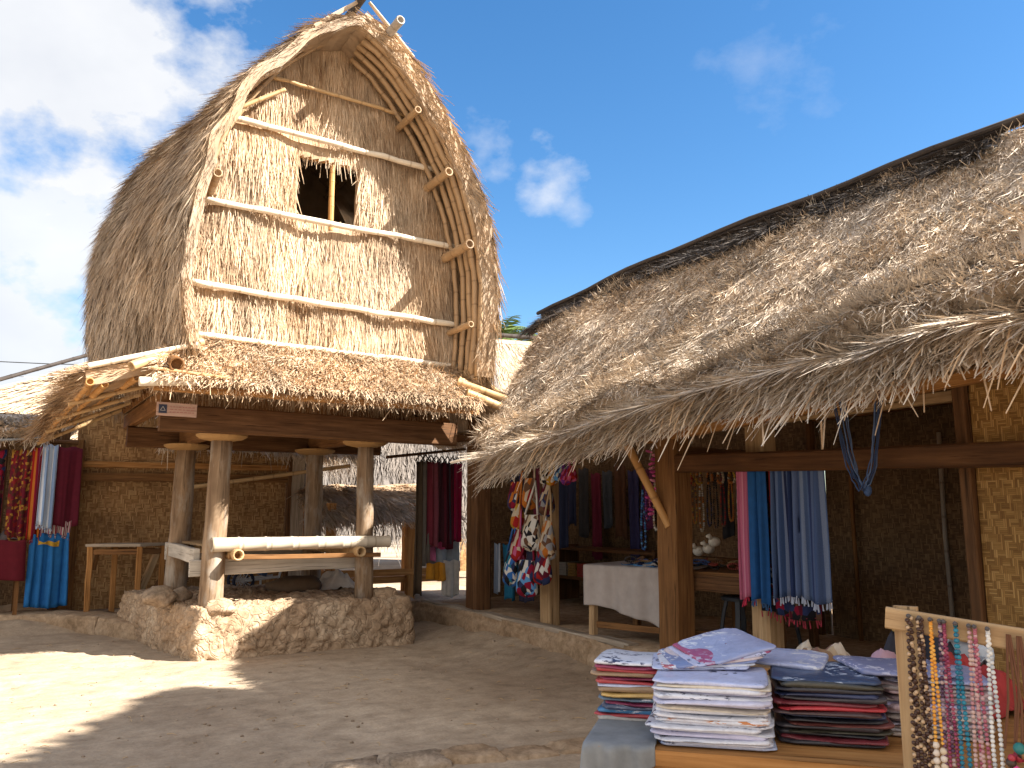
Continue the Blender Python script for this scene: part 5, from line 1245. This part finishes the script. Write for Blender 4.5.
for k in range(16):
    z = 2.10 - .042 * k; mb = MB(); pc = Vector((5.70 + .03 * math.sin(k * 2.1), 6.42 + .05 * math.cos(k * 1.7), z))
    for q in range(5):
        a = q * 1.257 + k; mb.ball(pc + Vector((.018 * math.cos(a), .022 * math.sin(a), .008 * math.sin(q))), .017, 4, sq=.7)
    mb.build('flower', P(((.66, .12, .32), (.7, .3, .42), (.5, .06, .25))[k % 3]), GD)
for k, (dy, cl, nm) in enumerate(((.12, c('purple', 'navy', 'pink'), 'purple'), (.0, c('cream', 'tan', 'white'), 'cream'), (-.1, c('brown', 'tan', 'yellow'), 'tan'), (.2, c('navy', 'blue', 'sky'), 'blue'))):
    necklace('necklace', (5.78, 6.48 + dy, 1.86 - .05 * k), .04, .45 + .05 * k, .014, beadmat('side_%d' % k, cl), nm + ' bead necklace hung beside the pink garland', 'necklaces beside the garland', seed=80 + k)

# scarves on the tie beam
GS = 'scarves hung from the long tie beam'
mm = (('rose pink scarf with red dotted fringe, leftmost on the beam', 4.90, 4.74, 1.05, stripes('rose_stripe', [(.42, .12, .2), (.5, .2, .28), (.36, .09, .16)], .05), 5.30),
      ('plain bright blue scarf second from the left', 4.74, 4.56, 1.06, P((.012, .075, .23)), 5.27),
      ('brick red scarf between blue scarf and striped scarves', 4.57, 4.46, .92, P((.30, .035, .03)), 5.31),
      ('blue scarf with pale and navy stripes, right of the red one', 4.47, 4.24, 1.0, st_blue, 5.24),
      ('rightmost broad blue striped scarf with knotted fringe', 4.24, 3.96, 1.0, stripes('blue_stripe_b', [(.085, .12, .23), (.055, .088, .19), (.14, .18, .28), (.07, .11, .22), (.03, .045, .12)], .17), 5.22))
for k, (lab, y0_, y1_, dr, m, x) in enumerate(mm):
    hang('scarf', (x + .09, y0_ + .12, 1.90), (x + .09, y1_ + .12, 1.89), dr + .06, m, lab, 'scarf', GS, 1.5 + (k > 2), .03, 30, 18, seed=100 + k, tass=12 + 10 * (k > 2), tmat=P((.45, .03, .07)) if k in (0, 2) else P((.40, .44, .55)) if k > 2 else P((.04, .1, .22)))
hang('scarf', (5.44, 4.80, 1.86), (5.42, 4.22, 1.86), 1.18, ik_dark, 'dark red fringed scarf showing below the blue scarves', 'scarf', GS, 3, .03, seed=110, tass=24, tmat=P((.3, .03, .05)))
hang('scarf', (5.47, 4.98, 1.12), (5.47, 4.72, 1.12), .26, motley('red_dots', c('crim', 'navy', 'red', 'white', 'black'), 34), 'red spotted scarf end under the rose pink scarf', 'scarf', GS, 2, .03, seed=111, tass=14, tmat=P(C_['crim']))

# looped blue cord under the eave
CB = empty('cord_bundle', (5.1, 3.62, 1.55), 'bundle of thin blue cords looped from the eave pole', 'cord')
for k in range(9):
    rr = random.Random(k); yl = 3.76 - .02 * rr.random() - .03 * (k % 3); yr = 3.42 + .035 * rr.random(); pts = []
    for q in range(25):
        t = q / 24; y = yl + .02 + (yr - yl - .05) * t; zz = 2.30 - (.60 + .02 * rr.random()) * (1 - abs(2 * t - 1) ** 2.4) - (.1 if .4 < t < .6 else 0) * (1 - abs(2 * t - 1) * 5) * .5
        pts.append((5.06 + .02 * rr.random() + .03 * math.sin(t * 3 + k), y, zz))
    mb = MB(); mb.tube(pts, .0045, 5); mb.build('cord', P(((.05, .09, .20), (.03, .05, .12), (.09, .14, .26))[k % 3]), CB, smooth=True)
mb = MB(); mb.ball((5.09, 3.56, 1.64), .028, 6, sq=1.5); mb.build('knot', P((.05, .09, .2)), CB)

# ------------------------------------------------------------------ goods in front: shirts in plastic, on a low wooden table
F0 = Vector((1.88, 2.17, 0)); d1 = Vector((.68, -.733, 0)).normalized(); d2 = Vector((.733, .68, 0)).normalized(); ZT = .745
def fp(s_, t_, z=ZT): return F0 + d1 * s_ + d2 * t_ + Vector((0, 0, z))
T3 = empty('goods_table', fp(.5, .5, 0), 'low orange wood table loaded with packed shirts in front', 'table')
mb = MB(); mb.hexa([tuple(fp(*q, z)) for z in (ZT - .05, ZT - .004) for q in ((-.20, -.02), (1.5, -.02), (1.5, 1.55), (-.20, 1.55))]); mb.build('tabletop', M['orange_wood'], T3)
mb = MB(); mb.hexa([tuple(fp(*q, z)) for z in (ZT - .30, ZT - .052) for q in ((-.17, .01), (1.45, .01), (1.45, .05), (-.17, .05))]); mb.build('apron', M['orange_wood'], T3)
mb = MB(); mb.hexa([tuple(fp(*q, z)) for z in (ZT - .30, ZT - .052) for q in ((-.17, .052), (-.13, .052), (-.13, 1.45), (-.17, 1.45))]); mb.build('apron', M['orange_wood'], T3)
for s_ in (-.14, 1.42):
    for t_ in (.1, 1.4): mb = MB(); mb.beam(fp(s_, t_, 0), fp(s_, t_, ZT - .055), .07, .07, up=(0, 1, 0)); mb.build('leg', M['brown_wood'], T3)
def drape(u, v):
    s_ = -.23 + .25 * u; q = v * .62
    if q < .40: t_, z = .38 - q, ZT + .003
    else: t_, z = -.03 - .012 * math.sin(u * 17), ZT + .003 - (q - .40) * (1.0 - .75 * u)
    if u < .06: s_, z = -.225, z - .12
    return fp(s_, t_, z)
tag(MB().grid(drape, 40, 30, .003, uvs=(.5, .6)).build('table_cover', plain('faded_cover', (.20, .21, .22), .9, .45, 12), None, fp(0, .2, .5), smooth=True), 'faded grey blue cloth scrap over the left corner of the goods table', 'cloth')
_sm = {}
def shirtmat(cl, print_=None, seed=0):
    k = (cl, print_, seed % 3)
    if k in _sm: return _sm[k]
    t = NT('packed_shirt'); o = t.coord('Object', loc=(seed * 1.7, seed * .9, 0))
    n = t.noise(o, 22, 4, .6, .8); cc = t.mix(1.0, cl, t.mix(n, (.72, .72, .74), (1.22, 1.22, 1.22)), 'MULTIPLY')
    if print_:
        pm = t.ramp(t.noise(t.coord('Object', (1, 1, 5), (seed, 0, 0)), 30, 3, .6), [(.54, (0, 0, 0)), (.57, (1, 1, 1))]); rg = t.ramp(t.noise(t.coord('Object', loc=(seed * 3.1, 0, 0)), 5, 2), [(.5, (0, 0, 0)), (.56, (1, 1, 1))])
        cc = t.mix(t.math('MULTIPLY', pm, rg), cc, print_)
    cr = t.noise(t.coord('Object', (1, 2.2, 1), (seed, seed, 0)), 14, 6, .65, 1.2)
    t.b.inputs['Coat Weight'].default_value = .55; t.b.inputs['Coat Roughness'].default_value = .18
    t.bump(cr, .7, .012); _sm[k] = t.done(cc, .6, .4); return _sm[k]
def pack(ctr, w, d, h, mat, label, group, seed, rot=0.0, tilt=(0, 0), e1=d1, e2=d2):
    """One folded shirt in a clear bag: a soft slab with rounded, slightly lopsided edges."""
    rr = random.Random(seed); ca, sa = math.cos(rot), math.sin(rot); u_ = e1 * ca + e2 * sa; v_ = e2 * ca - e1 * sa; ctr = Vector(ctr)
    u_ = (u_ + Vector((0, 0, tilt[0]))).normalized(); v_ = (v_ + Vector((0, 0, tilt[1]))).normalized(); n_ = u_.cross(v_)
    prof_ = ((.0, .0), (.96, .0), (1.0, .18), (1.012, .45), (.99, .8), (.955, 1.0), (.6, 1.06), (.3, 1.1), (0.02, 1.1)); m = 44; V, F = [], []
    ph = [rr.uniform(0, 6.3) for _ in range(4)]
    for (r_, z_) in prof_:
        for k in range(m):
            a = 2 * math.pi * k / m; cx_, sy_ = math.cos(a), math.sin(a); e = .22
            x = math.copysign(abs(cx_) ** e, cx_); y = math.copysign(abs(sy_) ** e, sy_); q = max(r_, .001)
            wv = 1 + (.014 * math.sin(a * 3 + ph[0]) + .012 * math.sin(a * 7 + ph[1])) * (r_ > .5)
            dz = h * (.30 * math.sin(x * q * 2.3 + ph[2]) + .26 * math.sin(y * q * 2.6 + ph[3]) + .16 * math.sin(x * 9 + ph[0]) * (r_ > .8)) * (z_ > .2)
            V.append(ctr + u_ * (x * w / 2 * q * wv) + v_ * (y * d / 2 * q * wv) + n_ * (z_ * h + dz))
    for i in range(len(prof_) - 1):
        for k in range(m): F.append((i*m+k, i*m+(k+1) % m, (i+1)*m+(k+1) % m, (i+1)*m+k))
    mb = MB(); mb.add(V, F)
    return tag(mb.build('packed_shirt', mat, None, tuple(ctr), smooth=True), label, 'shirt', group)
ORD = ['bottom', 'second from the bottom', 'third from the bottom', 'fourth from the bottom', 'fifth from the bottom', 'sixth from the bottom', 'seventh from the bottom', 'eighth from the bottom', 'ninth from the bottom', 'tenth from the bottom', 'eleventh from the bottom', 'twelfth from the bottom', 'thirteenth from the bottom', 'fourteenth from the bottom', 'fifteenth from the bottom', 'sixteenth from the bottom', 'seventeenth from the bottom', 'eighteenth from the bottom']
def stack(s_, t_, w, d, cols, nm, h, seed, jit=.012, rotj=.07):
    z = ZT; rs = random.Random(seed); cols = list(cols[:-1]) + [cols[(3 * q + 1) % (len(cols) - 1)] for q in range(len(cols) // 2)] + [cols[-1]]; h = h / 1.48
    mid_ = cols[:-1]; rs.shuffle(mid_); cols = (mid_ if nm.startswith('tall') else cols[:-1]) + [cols[-1]]
    for k, (cn, cl, pr) in enumerate(cols):
        hh = h * random.uniform(.85, 1.15); o = ('topmost' if k == len(cols) - 1 else ORD[min(k, 17)])
        jj = jit * (2.6 if random.random() < .18 else 1)
        pack(fp(s_ + random.uniform(-jj, jj), t_ + random.uniform(-jj, jj), z), w * random.uniform(.97, 1.02), d, hh, shirtmat(cl, pr, seed + k), cn + ' packed shirt, ' + o + ' in the ' + nm, 'packed shirts in the ' + nm, seed * 20 + k, random.uniform(-rotj, rotj))
        z += hh * .97
    return z
Wt, Dk, BL = (.66, .68, .76), (.03, .035, .06), (.03, .035, .09)
white = [('white', Wt, BL), ('plain white', Wt, None), ('blue printed white', Wt, BL), ('white', (.6, .62, .72), (.4, .15, .05)), ('orange printed white', Wt, (.5, .18, .05)), ('plain pale lilac', (.56, .56, .72), None), ('black lettered white', Wt, (.03, .03, .04)), ('cream edged white', (.66, .6, .5), None), ('pale blue', (.5, .56, .74), BL), ('navy printed white', Wt, BL), ('pale violet', (.55, .55, .75), (.1, .12, .3)), ('blue white', (.52, .56, .78), BL)]
zw = stack(.20, .18, .37, .32, white, 'tall white stack', .0175, 3)
small = [('grey', (.4, .38, .36), None), ('red', (.42, .05, .06), None), ('blue', (.05, .2, .42), Wt), ('navy', (.05, .07, .14), Wt), ('maroon', (.25, .03, .09), None), ('slate blue', (.1, .16, .24), Wt), ('mustard', (.55, .36, .12), None), ('brown', (.3, .2, .12), None), ('pale blue', (.48, .54, .74), BL), ('white', Wt, BL)]
zs = stack(-.10, .42, .24, .26, small, 'short mixed stack at the left', .021, 5)
dark = [('black', (.025, .022, .03), None), ('dark red', (.16, .02, .03), None), ('black', (.02, .02, .028), None), ('olive edged black', (.05, .045, .03), None), ('charcoal', (.04, .035, .045), None), ('rust edged dark', (.14, .035, .03), None), ('near black', (.02, .02, .03), None), ('navy', (.02, .03, .09), None), ('brown black', (.06, .03, .03), None), ('bright red', (.44, .03, .04), None), ('navy with white print', (.035, .06, .13), (.5, .55, .65))]
zd = stack(.58, .34, .34, .36, dark, 'dark stack', .0195, 7)
pale = [('beige', (.42, .35, .3), None), ('grey', (.36, .33, .34), None), ('brown printed', (.40, .34, .32), (.15, .08, .06)), ('lilac grey', (.42, .38, .46), None), ('dusky', (.26, .2, .22), None), ('beige', (.46, .4, .36), None), ('grey lilac', (.45, .42, .5), (.2, .15, .3)), ('pinkish', (.45, .34, .38), None), ('violet', (.38, .35, .55), (.6, .6, .7)), ('blue violet', (.30, .32, .52), (.6, .62, .7))]
zp = stack(.93, .52, .34, .36, pale, 'pale stack beside the bead rack', .019, 9)
fan = [((.5, .55, .75), BL, 'pale blue'), (Wt, (.4, .08, .1), 'white with red print'), ((.2, .25, .45), Wt, 'blue printed'), ((.60, .5, .5), BL, 'pinkish white'), ((.5, .52, .7), BL, 'lilac blue'), ((.36, .06, .15), (.5, .45, .6), 'raspberry pink'), ((.34, .38, .58), Wt, 'blue white')]
for k, (cl, pr, nm) in enumerate(fan):
    pack(fp(.15 + .016 * k, .34 + .006 * k, zw + .012 + .0085 * k), .33 - .01 * k, .27, .0085, shirtmat(cl, pr, 40 + k), nm + ' packed shirt in the tilted fan on the white stack', 'packed shirts fanned on the white stack', 300 + k, .10 + .085 * k, (.03 + .022 * k, .06 + .012 * k))
zz = zd
pack(fp(.42, .52, zd + .004), .36, .3, .014, shirtmat((.42, .46, .66), (.7, .7, .75), 61), 'blue grey packed shirt bridging the dark and white stacks', 'packed shirts lying across stacks', 401, -.2, (-.05, .02))
pack(fp(.82, .44, max(zd, zp) + .004), .34, .30, .013, shirtmat((.22, .24, .40), (.6, .6, .7), 62), 'dusky blue packed shirt bridging the dark and pale stacks', 'packed shirts lying across stacks', 402, .25, (-.02, .03))
heap('cloth_heap', fp(.62, 1.05), .52, .34, .17, motley('heap_a', [(.4, .3, .2), (.25, .16, .1), (.5, .42, .33), (.18, .1, .08)], 16), 'brown and tan cloth jumble behind the shirt stacks', 'cloth', 81)
heap('cloth_heap', fp(.86, .98), .46, .34, .15, P((.46, .28, .33)), 'dusty pink cloth heap behind the pale stack', 'cloth', 82)
heap('cloth_heap', fp(1.08, 1.16), .6, .42, .26, P((.03, .03, .04)), 'black cloth heap behind the pale stack near the bead rack', 'cloth', 83)
heap('cloth_heap', fp(1.17, .86), .42, .3, .17, P((.34, .04, .04)), 'dark red cloth heap beside the bead rack', 'cloth', 84)
tag(MB().lathe(fp(.98, 1.10, ZT + .24), [(.02, 0), (.06, .01), (.055, .04), (.02, .055)], 12).build('wooden_bowl', P((.6, .38, .12), .5), None, fp(.98, 1.1, ZT + .2), smooth=True), 'small yellow wooden bowl on the black cloth heap', 'bowl')
tag(MB().grid(lambda u, v: fp(1.12 + .16 * u + .02 * math.sin(v * 9), 1.06 + .12 * v, ZT + .20 + .06 * math.sin(u * 5 + v * 4) + .02 * math.sin(u * 23 + v * 17)), 18, 14, .003).build('plastic_bag', P((.5, .54, .6), .25, .3, 14, .6), None, fp(1.2, 1.1, ZT + .2), smooth=True), 'crumpled clear plastic bag on the black cloth heap', 'bag')

# ------------------------------------------------------------------ bead rack at the lower right corner
Lp = Vector((EYE * 0, 0, 0)) + RT * 1.018 + Vector((-math.sin(YAW), math.cos(YAW), 0)) * 2.3 + Vector((0, 0, 1.215))
CF = Vector((-math.sin(YAW), math.cos(YAW), 0)); bd_ = (RT * .8 - CF * .6).normalized(); bn_ = Vector((bd_.y, -bd_.x, 0))       # board direction and its outward side
if bn_.dot(CF) > 0: bn_ = -bn_
def bp(s_, z=0.0, o=0.0): return Lp + bd_ * s_ + bn_ * o + Vector((0, 0, z - .10 * s_))
RK = empty('bead_rack', (Lp.x, Lp.y, 0), 'pale wooden rack board hung with necklaces in the lower right corner', 'rack')
mb = MB(); mb.beam(bp(-.012, .0), bp(.85, .0), .022, .056, segs=6, wob=.001, bev=.2); mb.build('board', M['pale_wood'], RK)
mb = MB(); mb.beam(bp(.035, -1.2, -.025), bp(.032, .035, -.025), .060, .022, up=bn_, wob=.001); mb.build('upright', M['pale_wood'], RK)
mb = MB(); mb.beam(bp(.80, -1.13, -.025), bp(.80, .035, -.025), .060, .022, up=bn_, wob=.001); mb.build('upright', M['pale_wood'], RK)
mb = MB(); mb.beam(bp(0, -1.0, -.03), bp(.85, -1.0, -.03), .02, .05); mb.build('crossbar', M['brown_wood'], RK)
GK = 'necklaces on the bead rack'
bead_db = beadmat('beads_dotted', [(.05, .022, .015), (.06, .03, .02), (.46, .32, .2), (.045, .02, .015)])
specs = ((.045, .52, .0068, bead_db, 'thick brown necklace with cream dots, leftmost on the bead rack', lambda i, f: .6 if i % 4 == 0 else .1, None),
         (.082, .52, .0066, bead_db, 'brown cream dotted necklace, second from the left on the rack', lambda i, f: .6 if i % 4 == 1 else .1, None),
         (.120, .50, .0060, beadmat('beads_amber', [(.62, .26, .03), (.66, .34, .06), (.55, .45, .33), (.6, .52, .45)]), 'amber seed bead necklace with big pale stones at the end', lambda i, f: random.random() * .45 if f < .6 else .6 + .39 * random.random(), lambda f: 1 if f < .6 else 1.9),
         (.152, .48, .0065, beadmat('beads_purple', [(.06, .025, .06), (.22, .15, .2), (.12, .045, .08), (.36, .26, .25)]), 'dark purple and grey speckled necklace on the rack', None, lambda f: 1 if f < .72 else 1.35),
         (.166, .50, .0060, beadmat('beads_plum', [(.22, .03, .08), (.17, .02, .06), (.3, .06, .1)]), 'plum red necklace beside the teal one on the rack', None, lambda f: 1 if f < .75 else 1.5),
         (.205, .50, .0072, beadmat('beads_teal', [(.01, .14, .22), (.015, .18, .27), (.02, .11, .19), (.25, .45, .5)]), 'teal blue bead necklace on the rack', lambda i, f: random.random() * .74 if f < .72 else random.random(), lambda f: 1 if f < .72 else 1.35),
         (.250, .50, .0066, beadmat('beads_blush', [(.42, .26, .25), (.48, .34, .31), (.38, .18, .2)]), 'pale blush bead necklace right of the teal one', None, lambda f: 1 if f < .68 else 1.3),
         (.268, .50, .0062, beadmat('beads_rose', [(.28, .06, .10), (.34, .10, .14), (.45, .27, .28)]), 'rose pink bead necklace right of the blush one', None, lambda f: 1 if f < .68 else 1.4),
         (.310, .36, .0068, beadmat('beads_silver', [(.55, .55, .55), (.4, .42, .44), (.65, .64, .62)]), 'short silver white bead necklace right of the pink ones', None, None))
for k, (s_, dr, r, m, lab, seq, sz) in enumerate(specs):
    s_ = .02 + s_ * .68
    p = bp(s_, .012, .026)
    necklace('necklace', tuple(p), (.011 if k not in (0, 1) else .006), dr, r * (.82 if k > 1 else .8), m, lab, GK, dirv=tuple(bd_), seed=k + 5, sizes=sz, seq=seq, q=5, helix=.0055 if k < 2 else 0.0)
    mb = MB(); mb.tube([bp(s_, .014, .0), bp(s_, .018, .03)], .004, 6); mb.ball(bp(s_, .018, .032), .006, 4); mb.build('nail', P((.08, .07, .07), .4), RK)
pc_ = [(.02, .16, .16), (.6, .32, .03), (.12, .03, .25), (.62, .08, .26), (.35, .03, .05), (.5, .42, .12), (.03, .08, .22), (.25, .12, .05)]
pend = beadmat('beads_pendant', pc_ + [(.05, .03, .02)] * 2, .4)
for k, s_ in enumerate((.275, .297, .322, .348, .374)):
    root = empty('necklace', bp(s_, -.5, .03), ('leftmost', 'second', 'third', 'fourth', 'rightmost')[k] + ' of the brown cord necklaces with big coloured beads', 'necklace', 'cord necklaces with coloured beads')
    mb = MB()
    for o in (-.012, .004, .016): mb.tube([bp(s_ + o * .2, .012, .026), bp(s_ + o, -.15, .03), bp(s_ + o * 1.3 - .012, -.26, .03)], .0032, 5)
    mb.build('cord', P((.13, .055, .03)), root)
    mb = MB(); rr = random.Random(k)
    for q in range(22):
        mb.ball(bp(s_ - .008 + rr.uniform(-.018, .018), -.25 - .0125 * q, .03 + rr.uniform(-.01, .018)), rr.choice((.007, .009, .012, .014)), 6, tone=rr.random() * .99)
    mb.build('beads', pend, root, smooth=True)

# kerb stones along the near edge of the yard
ks = ((1.92, 4.93, .40), (2.30, 4.79, .36), (2.66, 4.70, .34), (3.0, 4.61, .36), (3.36, 4.53, .38), (3.74, 4.44, .36), (4.12, 4.36, .40), (4.52, 4.25, .40))
lbl = ('leftmost', 'second', 'third grey brown', 'fourth brown', 'fifth brown', 'sixth brown', 'seventh brown', 'eighth brown')
for k, (x, y, w) in enumerate(ks):
    mb = MB(); mb.rock((0, 0, -.055), (w * 1.12, .26, .17 + .02 * (k % 3)), 60 + k, 14, .22, flat=.55)
    o = tag(mb.build('kerb_stone', M['stone'] if k < 2 else M['mud'], None, (0, 0, 0), smooth=True), lbl[k] + ' stone of the rough kerb below the yard', 'stone', 'stones of the rough kerb'); o.location = (x, y, .0); o.rotation_euler = (0, 0, -.26)
